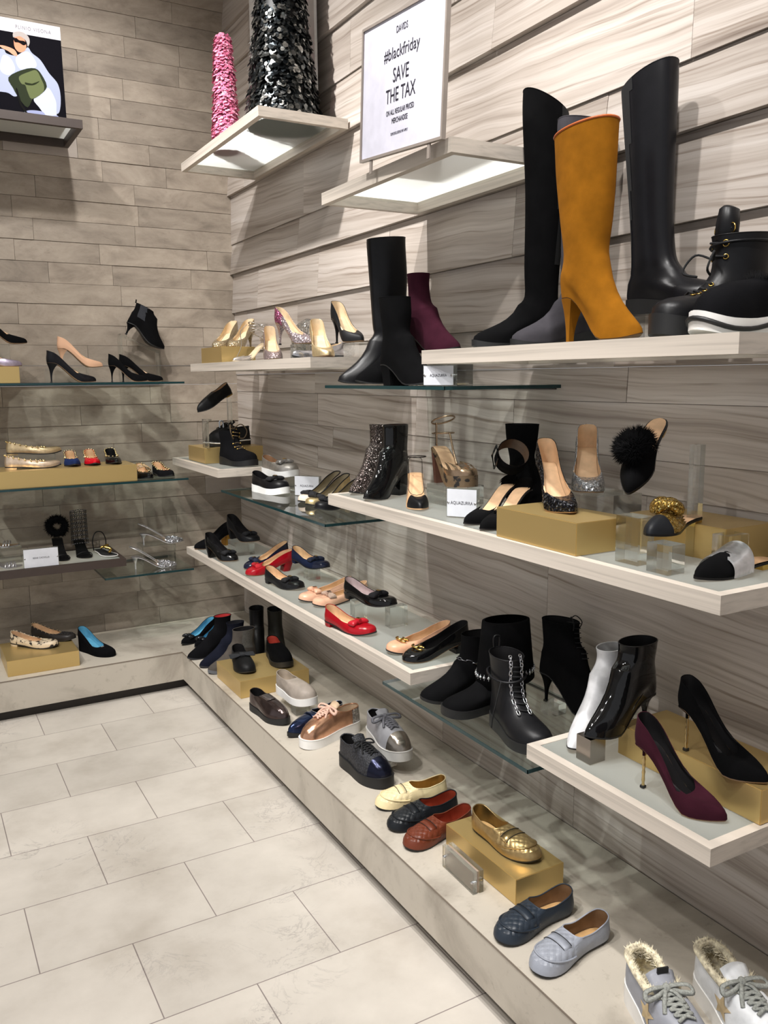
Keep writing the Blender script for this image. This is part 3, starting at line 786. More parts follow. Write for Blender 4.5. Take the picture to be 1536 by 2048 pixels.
def laces(s, mat, xs, w, r=.0018, flat=1.0, eyelet=None, bow=True, loops=.032, topx=None, z=None, name='laces', n0=0):
    """criss-cross laces over the vamp at positions xs (toe to throat)"""
    parts = []; eye = []
    for j, x in enumerate(xs):
        wj = w*(.8+.2*j/max(1, len(xs)-1))
        x2 = xs[j+1] if j+1 < len(xs) else x-.008
        for sg in (1, -1):
            pts = []
            for t in [0, .25, .5, .75, 1]:
                P, nn = s.top(lerp(x, x2, t), s.cy(x)+sg*wj*(1-2*t), r*.9+.002*math.sin(PI*t))
                pts.append(P)
            parts.append(tubeVF(crom(pts, 3), r, 5, False, flat))
            P, nn = s.top(x, s.cy(x)+sg*wj, .0012)
            eye.append((P, nn))
    if bow:
        x = xs[-1]-.008; P, nn = s.top(x, None, .004)
        f = Vector((1, 0, 0)); l = Vector((0, 1, 0))
        for sg in (1, -1):
            lp = [P, P+l*sg*.012+nn*.008, P+l*sg*loops+nn*.006+f*.004, P+l*sg*(loops+.004)-nn*.004+f*.016, P+l*sg*loops*.55+nn*.0+f*.014, P+nn*.002]
            parts.append(tubeVF(crom(lp, 5), r*1.3, 5, False, flat))
            tl = [P, P+l*sg*.010+f*.014+nn*.004, P+l*sg*.020+f*.030-nn*.006, P+l*sg*.026+f*.044-nn*.018]
            parts.append(tubeVF(crom(tl, 5), r*1.1, 5, False, flat))
        parts.append(sphereVF(P+nn*.003, r*2.4, 7, 5))
    V, F = join(parts); o = mesh(name, V, F, mat, s.root)
    if eyelet:
        for P, nn in eye[n0:]:
            rings_(s, P, nn, .0030, .0010, eyelet, 'eyelet', o)
    return o
def rings_(s, P, nn, R, r, mat, name, parent=None):
    a = nn.orthogonal().normalized(); b = nn.cross(a)
    pts = [P+a*math.cos(2*PI*k/12)*R+b*math.sin(2*PI*k/12)*R for k in range(12)]
    V, F = tubeVF(pts, r, 5, True); return mesh(name, V, F, mat, parent or s.root)
def sneaker(label, pos, yaw, mat, solemat, lacemat, L=.245, ts=.028, lin=None, cap=None, heelpatch=None, ribbon=False, name='platform_sneaker', **k):
    k.setdefault('tf', .43); k.setdefault('hb', .064); k.setdefault('hs', .058); k.setdefault('ht', .078); k.setdefault('W', .088); k.setdefault('ko', .78); k.setdefault('toeh', .034)
    s = Shoe(name, label, 'sneaker', pos, yaw, L=L, toe='round', h=.008, ts=ts, spring=.006, **k)
    s.upper(mat, lin or DARKL, rim=.0025); s.insole(lin or DARKL); s.unit(solemat, up=.006, e=.004)
    P = s.outl(1.0, .0046); 
    s.line('foxing_line', [Vector((x, y, s.zb(xx)+.0045)) for x, y, xx in P], .0009, solemat, closed=True, seg=4)
    if cap: s.cap('toe_cap', cap, .79)
    if heelpatch: s.cut(s.sub('heel_patch', s.off(.0008), s.faces(), heelpatch), s.L*.17, -1)
    # tongue
    V = []; F = []
    for j in range(7):
        t = j/6; x = L*(.50-.13*t); z = s.top(L*.50)[0].z
        for u in range(5):
            y = (-1+u/2)*.019*(1+.25*t); V.append((x, s.cy(x)+y, z-.003+t*.030-(y/.024)**2*.008))
    for j in range(6):
        for u in range(4): a = j*5+u; F.append((a, a+1, a+6, a+5))
    tg = mesh('tongue', V, F, lin or mat, s.root); md = tg.modifiers.new('solid', 'SOLIDIFY'); md.thickness = .004
    if lacemat: laces(s, lacemat, [L*x for x in (.73, .685, .64, .595, .55, .505)], .018, .0026 if not ribbon else .0042, .7 if ribbon else .8, eyelet=None, loops=.034 if not ribbon else .046)
    return s
def shaft(kind, L, H):
    """rings (xback, xfront, half width, zback, zfront) above the heel seat"""
    if kind == 'ankle': return [(.004, .135, .036, .058, .082), (.010, .118, .034, .085, .098), (.006, .112, .035, H*.85, H*.86), (.004, .112, .036, H, H)]
    if kind == 'slim': return [(.006, .125, .032, .055, .080), (.014, .100, .028, .085, .098), (.012, .092, .028, H*.85, H*.86), (.008, .096, .030, H, H)]
def bootie(label, pos, yaw, mat, lin=None, L=.225, H=.125, h=.07, toe='point', kind='stiletto', sh='ankle', W=.078, solemat=None, name='ankle_boot', heelmat=None, rings=None, ts=.004, rim=.0014, xh=.24, group=None, **k):
    k.setdefault('toeh', .018); W = W*1.06
    s = Shoe(name, label, 'boot', pos, yaw, L=L, W=W, toe=toe, h=h, ts=ts, rings=rings or shaft(sh, L, H), group=group, **k)
    s.upper(mat, lin or DARKL, rim=rim); s.insole(lin or DARKL)
    sm = solemat or RUB
    if kind == 'stiletto': s.sole(sm, th=.003); s.heel(heelmat or mat, xh=xh, tip=.16, p=3.0, tx=.08, levels=10, tipmat=RUB)
    elif kind == 'block': s.sole(sm, th=.003); s.heel(heelmat or mat, xh=.30, tip=.82, p=1.1, tx=.13, levels=5)
    elif kind == 'flat': s.sole(sm, th=ts); s.heel(sm, xh=.28, tip=.97)
    elif kind == 'unit': s.unit(sm, up=.003, e=.003)
    elif kind == 'wedge': s.unit(sm, up=.001, e=.0008)
    return s
def acrylic(label, x, y, z, lx, ly, lz, yaw=0, group=None, name='acrylic_riser'):
    V, F = boxVF(-lx/2, -ly/2, 0, lx/2, ly/2, lz)
    o = mesh(name, V, F, M('acrylic'), None, smooth=False); o.location = (x, y, z+.0003); o.rotation_euler = (0, 0, math.radians(yaw))
    return tag(o, label, 'riser', group)
def goldbox(label, x0, y0, x1, y1, z, h=.072, yaw=0):
    a, b = (x1-x0)/2, (y1-y0)/2
    V, F = boxVF(-a, -b, 0, a, b, h)
    o = mesh('gold_riser', V, F, M('goldbox', (208, 180, 120)), None, smooth=False); o.location = ((x0+x1)/2, (y0+y1)/2, z+.0003); o.rotation_euler = (0, 0, math.radians(yaw))
    bm = bmesh.new(); bm.from_mesh(o.data); bmesh.ops.bevel(bm, geom=bm.edges[:], offset=.0012, segments=2, affect='EDGES'); bm.to_mesh(o.data); bm.free()
    return tag(o, label, 'display box')
def text(name, body, mat, parent, loc, rot, size, sx=1.0, extrude=.0003, align='CENTER', spacing=1.0, bold=0.0):
    cu = bpy.data.curves.new(name, 'FONT'); cu.body = body; cu.size = size; cu.align_x = align; cu.align_y = 'CENTER'; cu.extrude = extrude; cu.space_character = spacing; cu.offset = bold
    cu.resolution_u = 3
    tmp = bpy.data.objects.new(name+'_curve', cu); C.objects.link(tmp); bpy.context.view_layer.update()
    me = bpy.data.meshes.new_from_object(tmp.evaluated_get(bpy.context.evaluated_depsgraph_get()))
    bpy.data.objects.remove(tmp)
    me.materials.clear(); me.materials.append(mat); o = link(name, me, parent)
    o.location = loc; o.rotation_euler = rot; o.scale = (sx, 1, 1); return o
LINRED = M('leather', (140, 56, 36), .5)

# ================================================================== PLINTH, right run (z = .19)
B = .19
WHT = M('plain', (232, 230, 226), .45)
goldbox('square gold box under the two black velvet loafers on the plinth', 1.131, 3.213, 1.441, 3.515, B, .074)
BLUE = M('leather', (92, 160, 190), .4)
for lab, px, py, yw in [('black flat with crystal bow and blue lining, rear of the two by the plinth corner', 1.123, 4.037, -150), ('black flat with crystal bow and blue lining, front of the two by the plinth corner', 1.165, 3.955, -147)]:
    s = flat(lab, (px, py, B), yw, M('suede', BLK), BLUE, toe='point', heelh=.035, tf=.68, L=.24)
    s.bow(M('glitter', (60, 62, 66), scale=300), s.L*.78, .05, .028)
for lab, px, py, yw, col, lc in [('black suede sock boot with red lining beside the blue-lined flats', 1.086, 3.813, -170, BLK, (170, 50, 50)), ('navy suede ankle boot between black and grey boots on the plinth', 1.100, 3.672, -170, (22, 24, 34), (30, 30, 34))]:
    s = bootie(lab, (px, py, B), yw, M('suede', col), M('leather', lc), L=.245, H=.15, h=.03, toe='almond', kind='wedge', sh='slim', solemat=M('plain', (34, 34, 38), .7), vamp=.55)
s = bootie('taupe grey suede chelsea boot at the left side of the gold box', (1.108, 3.572, B), -171, M('suede', (74, 69, 64)), None, L=.245, H=.15, h=.025, toe='almond', kind='wedge', ts=.012, solemat=M('plain', (92, 94, 98), .7))
s.patch('elastic_panel', M('fabric', (72, 70, 66)), lambda c, i, k: k > 7 and .03 < c.x < .085 and c.z > .06)
for lab, px, py, yw, col in [('black patent boot behind the velvet bow loafer', 1.372, 3.652, -112, (16, 15, 15)), ('dark olive ankle boot behind the gold box and bow loafer', 1.462, 3.58, -105, (40, 38, 32))]:
    s = bootie(lab, (px, py, B), yw, M('leather', col, .45), None, L=.24, H=.17, h=.03, toe='almond', kind='block')
VB = M('velvet', (12, 12, 13))
s = loafer('black velvet loafer with flat ribbon bow on the square gold box', (1.185, 3.275, B+.0745), -100, VB, DARKL, toe='round', L=.24, cover=.42)
s.bow(M('fabric', (24, 26, 30)), s.L*.60, .092, .040, th=.6)
s = loafer('black suede loafer with red lining on the square gold box', (1.352, 3.262, B+.0745), -98, M('suede', (10, 10, 11)), M('leather', (176, 66, 52), .6), toe='round', L=.24, thick=.020, cover=.42)
acrylic('clear acrylic block under the taupe slip-on sneaker', 1.285, 2.955, B, .06, .05, .052)
s = loafer('taupe leather slip-on sneaker with white sole raised on a clear block', (1.290, 2.862, B+.0525), -82, M('leather', (146, 136, 126), .55), M('leather', (170, 156, 140), .6), solemat=WHT, thick=.026, L=.235, name='slip_on_sneaker', cover=.46)
s = loafer('pewter patent slip-on brogue with fringed elastic tongue and black lug sole', (1.186, 2.862, B), -80, M('metallic', (84, 72, 70), .14), DARKL, toe='almond', thick=.020, L=.245, cover=.40, ht=.06)
s.heel(RUB, xh=.28, tip=.96)
s.patch('elastic_tongue', M('metallic', (120, 112, 110), .12), lambda c, i, k: k > 5 and abs(i-s.n) < 3 , .0025)
s = loafer('navy metallic pointed penny loafer behind the rose gold sneaker', (1.142, 2.785, B), -168, M('metallic', (44, 54, 84), .16), DARKL, toe='point', thick=.012, L=.255, cover=.52, rimmat=None) if False else loafer('navy metallic pointed penny loafer behind the rose gold sneaker', (1.146, 2.758, B), -168, M('metallic', (44, 54, 84), .16), DARKL, toe='point', thick=.012, L=.255, cover=.52)
s.line('silver_piping', [s.G[i][-1]+Vector((0, 0, .0018)) for i in range(2*s.n)], .0014, M('metallic', (190, 192, 200), .25), closed=True)
s.line('strap', [s.top(s.L*.60, s.cy(s.L*.6)+y, .003)[0] for y in (-.034, -.024, -.012, 0, .012, .024, .034)], .005, M('metallic', (44, 54, 84), .16), flat=.6)
RG = M('metallic', (206, 158, 128), .2); PNK = M('fabric', (206, 168, 150))
s = sneaker('rose gold platform sneaker with pink ribbon laces and white sole', (1.150, 2.655, B), -170, RG, WHT, PNK, L=.26, lin=M('leather', (196, 170, 142), .6), ribbon=True, heelpatch=M('glitter', (200, 196, 192), scale=350))
acrylic('clear acrylic block under the grey ribbon-laced sneaker', 1.352, 2.385, B, .05, .05, .051)
s = sneaker('grey sneaker with organza laces and pewter toe cap raised on a clear block', (1.352, 2.272, B+.0515), -94, M('leather', (150, 150, 154), .5), M('plain', (196, 194, 190), .5), M('fabric', (104, 104, 110)), L=.25, cap=M('metallic', (150, 142, 132), .2), ribbon=True)
s = sneaker('black boucle platform sneaker with metallic toe cap', (1.262, 2.230, B), -84, M('boucle', (24, 25, 30)), RUB, M('fabric', (16, 16, 18)), L=.25, cap=M('metallic', (36, 38, 54), .2), ts=.030)

moc('cream and gold woven moccasin, rearmost of the moccasins', (1.172, 2.148, B), 170, (226, 208, 164), M('metallic', (160, 132, 74), .4))
moc('black woven moccasin with rust lining between cream and brown ones', (1.140, 2.016, B), 178, (26, 29, 33), LINRED)
moc('chestnut brown woven moccasin beside the gold box', (1.128, 1.902, B), -176, (102, 48, 30), LINRED)
goldbox('gold box on the plinth under the gold moccasin', 1.238, 1.536, 1.393, 1.850, B, .070)
moc('metallic gold woven moccasin on top of the gold box', (1.322, 1.563, B+.0705), -86, (176, 150, 104), M('metallic', (128, 108, 66), .4), metal=.75)
# blank acrylic sign block in front of the gold box
t = thing('sign_block', 'blank thick acrylic sign block standing before the gold box on the plinth', 'sign', (1.19, 1.700, B+.0004), (0, 0, math.radians(-2)))
box('acrylic_front', (-.016, -.075, 0, -.0035, .075, .062), M('acrylic'), t, .0006); box('acrylic_back', (.0035, -.075, 0, .016, .075, .062), M('acrylic'), t, .0006)
box('card_insert', (-.0033, -.072, .002, .0033, .072, .060), M('plain', (158, 140, 124), .5), t)
for yy in (-.068, .068):
    V, F = tubeVF([Vector((-.018, yy, .031)), Vector((.018, yy, .031))], .004, 10); mesh('magnet', V, F, SILV, t)
moc('dark navy woven moccasin, second from the right on the plinth', (1.108, 1.452, B), -178, (40, 48, 58), M('leather', (120, 92, 66), .6))
moc('pale grey blue woven moccasin nearest the shearling sneakers', (1.112, 1.325, B), -176, (150, 154, 164), M('leather', (120, 92, 66), .6))

# shearling sneakers at the lower right corner
SHE = M('fur', (222, 208, 182))
def tufts(pts, nrm, ln, r, rnd, spread=.6):
    V = []; F = []
    for P, nn in zip(pts, nrm):
        d = (nn+Vector((rnd.uniform(-1, 1), rnd.uniform(-1, 1), rnd.uniform(-1, 1)))*spread).normalized()
        a = d.orthogonal().normalized()*r; b = d.cross(a).normalized()*r; l = ln*rnd.uniform(.6, 1.2); n = len(V)
        V += [P+a, P-a*.5+b*.87, P-a*.5-b*.87, P+d*l]; F += [(n, n+1, n+3), (n+1, n+2, n+3), (n+2, n, n+3)]
    return V, F
def shearling(label, pos, yaw, mat, star, tilt=0):
    s = Shoe('shearling_sneaker', label, 'sneaker', pos, yaw, L=.265, W=.096, toe='round', h=.012, ts=.026, spring=.006, tf=.50, hb=.070, hs=.064, ht=.078, ko=.92, toeh=.036)
    L = s.L; s.upper(mat, SHE, rim=.0085, rimmat=SHE); s.insole(SHE, .006); s.unit(WHT, up=.006, e=.003)
    rnd = random.Random(3); pts = []; nr = []
    for _ in range(1500):
        i = rnd.randrange(2*s.n); j = (i+1) % (2*s.n); t = rnd.random(); k = rnd.choice([-1, -1, -2, -2, -3])
        P = s.G[i][k].lerp(s.G[j][k], t); N_ = s.N[i*s.rows+s.rows+k]
        if k == -1: pts.append(P); nr.append((Vector((0, 0, 1))-N_*.3).normalized())
        else: pts.append(P-N_*.002); nr.append((-N_+Vector((0, 0, .5))).normalized())
    V, F = tufts(pts, nr, .016, .0024, rnd, .8); mesh('shearling_lining', V, F, SHE, s.root)
    # tongue
    V = []; F = []
    for j in range(8):
        t = j/7; x = L*(.60-.20*t); z = s.top(L*.60)[0].z
        for u in range(7):
            y = (-1+u/3)*.025*(1+.2*t); V.append((x, s.cy(x)+y, z-.003+t*.036-(y/.03)**2*.010))
    for j in range(7):
        for u in range(6): a = j*7+u; F.append((a, a+1, a+8, a+7))
    tg = mesh('tongue', V, F, mat, s.root); md = tg.modifiers.new('solid', 'SOLIDIFY'); md.thickness = .006
    laces(s, M('fabric', (150, 152, 146)), [L*x for x in (.76, .715, .67, .625, .58, .54)], .021, .0042, .55, loops=.045)
    P, nn = s.sidept(L*.50, s.zb(L*.5)+.034, star, .002)
    u = Vector((1, 0, 0)); v = nn.cross(u).normalized(); pts = []
    for k in range(10):
        r = .030 if k % 2 == 0 else .013; a = PI/2+k*PI/5
        q = s.sidept(P.x+r*math.cos(a), P.z+r*math.sin(a)*.85, star, .0015)[0]; pts.append(q)
    c = s.sidept(P.x, P.z, star, .0025)[0]
    mesh('star_patch', [c]+pts, [(0, 1+k, 1+(k+1) % 10) for k in range(10)], M('suede', (196, 174, 138)), s.root, smooth=False)
    return s
s = shearling('silver grey lace-up sneaker with shearling lining at the lower edge', (1.187, .920, B), -108, M('leather', (150, 152, 160), .45), -1)
P, nn = s.top(s.L*.42)
box('woven_tag', (s.L*.44-.004, -.014, s.zb(0)+.092, s.L*.44, .010, s.zb(0)+.104), M('plain', (18, 18, 20), .6), s.root)
s = shearling('white lace-up sneaker with tan star patch and shearling collar', (1.334, .856, B), -106, M('leather', (226, 228, 230), .45), -1)

# ================================================================== PLINTH, back run
goldbox('square gold box with snakeskin flat at the left of the back plinth', .325, 3.995, .633, 4.295, B, .072)
s = flat('snakeskin ballet flat with scalloped edge on the left gold box', (.553, 4.095, B+.0725), -42, M('snake', (206, 188, 160)), toe='round', L=.24)
s.studs(M('snake', (206, 188, 160)), s.rimpts(0, None, 2, .0), .0035, 'scalloped_edge')
s = flat('black studded ballet flat behind the snakeskin flat', (.640, 4.165, B+.0725), -48, M('leather', (40, 36, 34)), toe='round', L=.24)
s.studs(M('leather', (150, 128, 100)), s.rimpts(0, None, 2, .0), .0035, 'scalloped_edge')
s.studs(M('plain', (24, 22, 22), .3), [s.top(s.L*(.70+.035*a), s.cy(s.L*.8)+b*.009, .001)[0] for a in range(7) for b in range(-2, 3)], .0028, 'spikes')
s = pump('black suede wedge pump with blue lining alone on the back plinth', (.790, 4.040, B), -63, M('suede', BLK), BLUE, L=.235, h=.05, toe='round', kind='none', ts=.008, W=.078, tf=.66, hb=.058, ht=.03, hs=.034)
s.unit(M('suede', BLK), up=.0, e=.0)
s.studs(M('chrome', (220, 224, 230), .1), [s.top(s.L*.70+.003*a, s.cy(s.L*.7)+.005*b, .002)[0] for a in (-1, 0, 1) for b in (-1, 0, 1)], .0024, 'crystals')

# ================================================================== LOW SHELF (z = .650)
Z = .6503
PB = M('patent', (12, 12, 13)); PR = M('patent', (150, 14, 26)); PN = M('patent', (20, 24, 44)); NUDE = M('patent', (214, 168, 140)); GRO = M('fabric', (20, 20, 24)); GRN = M('fabric', (24, 30, 52))
s = pump('black suede pump with golden heel lying along the low shelf end', (1.236, 4.125, Z), -168, M('suede', BLK), DARKL, L=.22, h=.055, toe='almond', kind='block', heelmat=M('chrome', (200, 150, 70), .25), name='block_heel_pump')
s = pump('black patent block pump with bow at the front of the shelf end', (1.322, 3.745, Z), -68, PB, DARKL, L=.205, h=.055, toe='almond', kind='block', hb=.060, name='block_heel_pump')
s.bow(GRO, s.L*.75, .062, .026, GOLDM)
acrylic('clear acrylic block under the raised black block pump', 1.405, 3.905, Z, .10, .10, .068)
s = pump('black leather block pump with bow raised on a clear block', (1.445, 3.805, Z+.0685), -72, M('leather', (20, 20, 22), .35), DARKL, L=.205, h=.055, toe='round', kind='block', hb=.060, name='block_heel_pump')
s.bow(GRO, s.L*.76, .062, .026, GOLDM)
s = pump('navy patent bow pump behind the red block heel pump', (1.290, 3.570, Z), -176, PN, None, L=.225, h=.04, toe='round', kind='block', name='block_heel_pump'); s.bow(GRN, s.L*.76, .055, .024, GOLDM)
s = pump('red patent block heel pump with bow on the low shelf', (1.256, 3.458, Z), 178, PR, None, L=.225, h=.04, toe='round', kind='block', hb=.05, name='block_heel_pump'); s.bow(M('fabric', (168, 22, 34)), s.L*.76, .055, .024, GOLDM)
acrylic('clear acrylic block under the navy bow flat', 1.480, 3.245, Z, .05, .06, .058)
s = flat('navy bow ballet flat with patent toe raised on a clear block', (1.490, 3.128, Z+.0585), -80, M('suede', (26, 32, 54)), bow=GRN, capmat=PN, L=.235, heelh=.014)
s = flat('black bow ballet flat with patent toe in front of the nude flats', (1.352, 3.080, Z), -76, M('leather', (20, 20, 22), .4), bow=GRO, capmat=PB, L=.225, heelh=.014)
s = flat('nude patent bow flat, rear one of the nude pair', (1.272, 2.920, Z), -176, NUDE, bow=M('patent', (214, 168, 140), .3), clasp=M('chrome', (190, 140, 110), .3), L=.24, heelh=.012)
s = flat('nude patent bow flat with taupe ribbon, front one of the nude pair', (1.289, 2.832, Z), -178, NUDE, bow=M('fabric', (176, 150, 134)), clasp=M('chrome', (120, 100, 90), .3), L=.24, heelh=.012)
acrylic('clear acrylic block under the toe of the black patent bow flat', 1.435, 2.455, Z, .07, .035, .072)
acrylic('clear acrylic block under the heel of the black patent bow flat', 1.365, 2.60, Z, .05, .035, .072)
s = flat('black patent bow flat raised on clear blocks', (1.410, 2.432, Z+.0725), -74, PB, M('leather', (196, 176, 176)), bow=GRO, L=.235, heelh=.016)
s = flat('red patent bow ballet flat in front of the clear blocks', (1.304, 2.388, Z), -74, PR, bow=M('patent', (178, 30, 44), .3), L=.225, heelh=.014)
def gancio(s, mat):
    x = s.L*.76; P, nn = s.top(x, None, .003)
    f = Vector((1, 0, 0)); f = (f-nn*f.dot(nn)).normalized(); l = nn.cross(f); parts = []
    for sg in (1, -1):
        pts = [P+l*sg*(.013+.013*math.cos(a))+f*(.012*math.sin(a))+nn*.004 for a in [2*PI*k/14 for k in range(12)]]
        parts.append(tubeVF(pts, .0030, 6))
    parts.append(tubeVF([P-f*.014+nn*.005, P+f*.014+nn*.005], .0032, 6))
    V, F = join(parts); mesh('gold_buckle', V, F, mat, s.root)
s = flat('nude leather flat with gold horseshoe buckle', (1.256, 2.215, Z), 178, M('leather', (212, 162, 130), .3), L=.235, tf=.70, heelh=.016); gancio(s, GOLDM)
s = pump('black patent low pump with gold horseshoe buckle', (1.258, 2.122, Z), 178, PB, DARKL, L=.235, h=.03, toe='round', kind='block', tf=.68, W=.08, name='block_heel_pump'); gancio(s, GOLDM)

# ================================================================== LOW GLASS SHELF (z = .575)
Z = .5753
BS = M('suede', (12, 12, 13))
def chain(s, pts, mat, r=.0017, R=.0052, name='chain'):
    parts = []
    for k in range(len(pts)-1):
        a, b = pts[k], pts[k+1]; c = (a+b)/2; d = (b-a).normalized(); o = d.cross(Vector((0, 0, 1)))
        if o.length < .1: o = d.cross(Vector((0, 1, 0)))
        o.normalize()
        if k % 2: o = o.cross(d)
        ln = (b-a).length*.72
        loop = [c+d*math.cos(t)*ln+o*math.sin(t)*R*.75 for t in [2*PI*i/10 for i in range(10)]]
        parts.append(tubeVF(loop, r, 5, True))
    V, F = join(parts); return mesh(name, V, F, mat, s.root)
s = bootie('black suede ankle boot with chain at its ankle, behind the cuffed boot', (1.236, 1.982, Z), 175, BS, L=.25, H=.16, h=.018, toe='round', kind='flat', ts=.008, W=.088)
chain(s, crom([s.sidept(x, .10, 1, .004)[0] for x in (.02, .05, .08)]+[s.front(.11, 0, .004)[0]]+[s.sidept(x, .10, -1, .004)[0] for x in (.08, .05, .02)], 4), M('chrome', (120, 120, 124), .2))
s = bootie('black suede boot with wide folded cuff and crystal band', (1.232, 1.864, Z), 172, BS, L=.26, H=.19, h=.010, toe='round', kind='unit', ts=.020, W=.09,
           rings=[(.000, .145, .044, .055, .075), (-.004, .132, .048, .09, .10), (-.006, .130, .050, .20, .20), (-.006, .130, .050, .215, .215)])
# folded cuff
V = []; F = []; m = 32; rows = [(.224, -.004), (.222, .003), (.16, .009), (.10, .015), (.046, .020), (.044, .014)]
for (z, g) in rows:
    for k in range(m):
        a = 2*PI*k/m
        V.append((.062+(.068+g)*math.cos(a), (.045+g)*math.sin(a), s.zb(0)+z-.010*math.cos(a)*(1 if z < .1 else 0)))
for j in range(len(rows)-1):
    for k in range(m): F.append((j*m+k, j*m+(k+1) % m, (j+1)*m+(k+1) % m, (j+1)*m+k))
cf = mesh('folded_cuff', V, F, BS, s.root)
parts = []
for k in range(m):
    a = 2*PI*k/m; p = (.062+.0860*math.cos(a), .0630*math.sin(a), s.zb(0)+.076-.006*math.cos(a))
    parts.append(sphereVF(p, .0052, 7, 5)); parts.append(sphereVF((p[0], p[1], p[2]+.007), .0018, 5, 4)); parts.append(sphereVF((p[0], p[1], p[2]-.007), .0018, 5, 4))
V, F = join(parts); mesh('crystal_band', V, F, M('chrome', (225, 228, 235), .08), cf)
BL = M('leather', (20, 20, 22), .38)
s = bootie('black leather lace-up combat boot with silver chain up the front', (1.300, 1.520, Z), -100, BL, L=.245, H=.20, h=.012, toe='round', kind='unit', ts=.022, W=.088, toeh=.034,
           rings=[(.000, .130, .038, .058, .085), (.006, .112, .037, .095, .108), (.002, .104, .040, .165, .165), (-.003, .106, .043, .195, .190)])
for sg in (1, -1):
    chain(s, crom([s.front(z, sg*.014, .004)[0] for z in (.075, .105, .135, .165, .195, .215)], 3), M('chrome', (190, 190, 194), .15))
pr = []
for z in [.078+.013*i for i in range(9)]:
    a, b = s.front(z, .015, .003)[0], s.front(z+.006, -.015, .003)[0]; pr.append(tubeVF([a, (a+b)/2+Vector((.004, 0, .001)), b], .0022, 5))
V, F = join(pr); mesh('laces', V, F, M('fabric', (18, 18, 20)), s.root)
s.line('ankle_strap', [Vector((.053+.062*math.cos(a), .047*math.sin(a), .150+.004*math.sin(2*a))) for a in [2*PI*k/24 for k in range(24)]], .0035, BL, closed=True)
s.line('pull_tab', crom([Vector((-.003, -.008, .205)), Vector((-.004, -.008, .235)), Vector((-.004, .008, .235)), Vector((-.003, .008, .205))]), .003, BL)
s.line('hanging_lace', crom([Vector((.10, -.04, .15)), Vector((.10, -.052, .10)), Vector((.085, -.055, .05)), Vector((.08, -.056, .02))]), .0018, M('fabric', (18, 18, 20)))
acrylic('clear acrylic block under the black lace-up stiletto boot', 1.510, 1.725, Z, .05, .05, .030)
s = bootie('black suede stiletto lace-up boot standing by the wall', (1.553, 1.552, Z+.0305), -74, BS, L=.215, H=.155, h=.085, toe='point', kind='stiletto', W=.080)
s.cap('toe_cap', PB, .84, kmax=9)
pr = []
for i in range(8):
    z = s.zb(0)+.058+.013*i
    a, b = s.front(z, .013, .003)[0], s.front(z+.006, -.013, .003)[0]; pr.append(tubeVF([a, (a+b)/2+Vector((.003, 0, 0)), b], .0015, 5))
P = s.front(s.zb(0)+.158, 0, .004)[0]
for sg in (1, -1): pr.append(tubeVF(crom([P, P+Vector((.012, sg*.01, .012)), P+Vector((.026, sg*.02, -.006)), P+Vector((.018, sg*.012, -.028))], 4), .0015, 5))
V, F = join(pr); mesh('laces', V, F, M('fabric', (16, 16, 18)), s.root)

# ================================================================== TRAY (z = .640)
Z = .6403
s = bootie('white pointed ankle boot behind the black patent one on the tray', (1.276, 1.402, Z), -163, M('leather', (226, 226, 228), .35), M('leather', (190, 190, 192)), L=.235, H=.135, h=.075, toe='point', sh='slim', solemat=M('plain', (40, 38, 38)))
tag(box('grey_acrylic_riser', (1.275, 1.330, Z+.0004, 1.320, 1.375, Z+.058), M('chrome', (150, 144, 138), .18)), 'acrylic block with its reflection put in as grey metal under the toe of the patent ankle boot', 'riser')  # acrylic block; the grey metal finish stands in for its reflection
acrylic('clear acrylic block under the heel of the patent ankle boot', 1.475, 1.375, Z, .05, .05, .058)
s = bootie('black patent pointed ankle boot raised on blocks on the tray', (1.262, 1.335, Z+.0585), -173, M('patent', (14, 14, 15)), DARKL, L=.235, H=.135, h=.060, toe='point', kind='stiletto', sh='ankle', W=.082)
s = pump('burgundy suede stiletto pump with twisted gold heel on the tray', (1.324, 1.008, Z), -82, M('suede', (50, 20, 30)), DARKL, L=.205, h=.098, kind='pin', heelmat=M('chrome', (214, 190, 140), .2))
goldbox('gold box on the tray shelf under the black stiletto', 1.374, .970, 1.529, 1.345, Z, .072)
s = pump('black suede stiletto pump with twisted gold heel on a gold box', (1.400, .978, Z+.0725), -87, BS, DARKL, L=.205, h=.098, kind='pin', heelmat=M('chrome', (214, 190, 140), .2))

# ================================================================== MIDDLE SHELF (z = 1.116)
Z = 1.1163
GLB = M('glitter', (96, 84, 80), scale=460)
s = bootie('bronze glitter pointed ankle boot at the left end of the middle shelf', (1.268, 2.470, Z), -158, GLB, M('leather', (60, 48, 44)), L=.235, H=.15, h=.065, toe='point', kind='block', sh='ankle', rings=[(.004, .135, .034, .058, .082), (.012, .112, .032, .085, .098), (.010, .110, .034, .14, .145), (.010, .112, .035, .155, .16)])
s = bootie('black patent pointed ankle boot beside the glitter boot', (1.240, 2.318, Z), -155, M('patent', (14, 14, 15)), M('leather', (90, 68, 60)), L=.235, H=.165, h=.065, toe='point', kind='block', sh='ankle', rings=[(.004, .135, .034, .058, .082), (.010, .112, .032, .085, .098), (.006, .110, .034, .15, .15), (.006, .112, .035, .165, .165)])
s = Shoe('strappy_pump', 'nude pump with black pointed cap and clear vinyl sides', 'shoe', (1.286, 2.062, Z), -118, L=.205, W=.074, toe='point', h=.085, ts=.003, spring=.004, heelcurve=.10, ball=.70, tf=.60, hb=.05, hs=.036, ht=.026, toeh=.019)
L_ = s.L
s.cap('toe_cap', M('leather', (18, 18, 20), .4), .72, .0003)
s.cut(s.sub('vinyl_side', s.V, s.faces(), M('pvc')), L_*.72, -1)
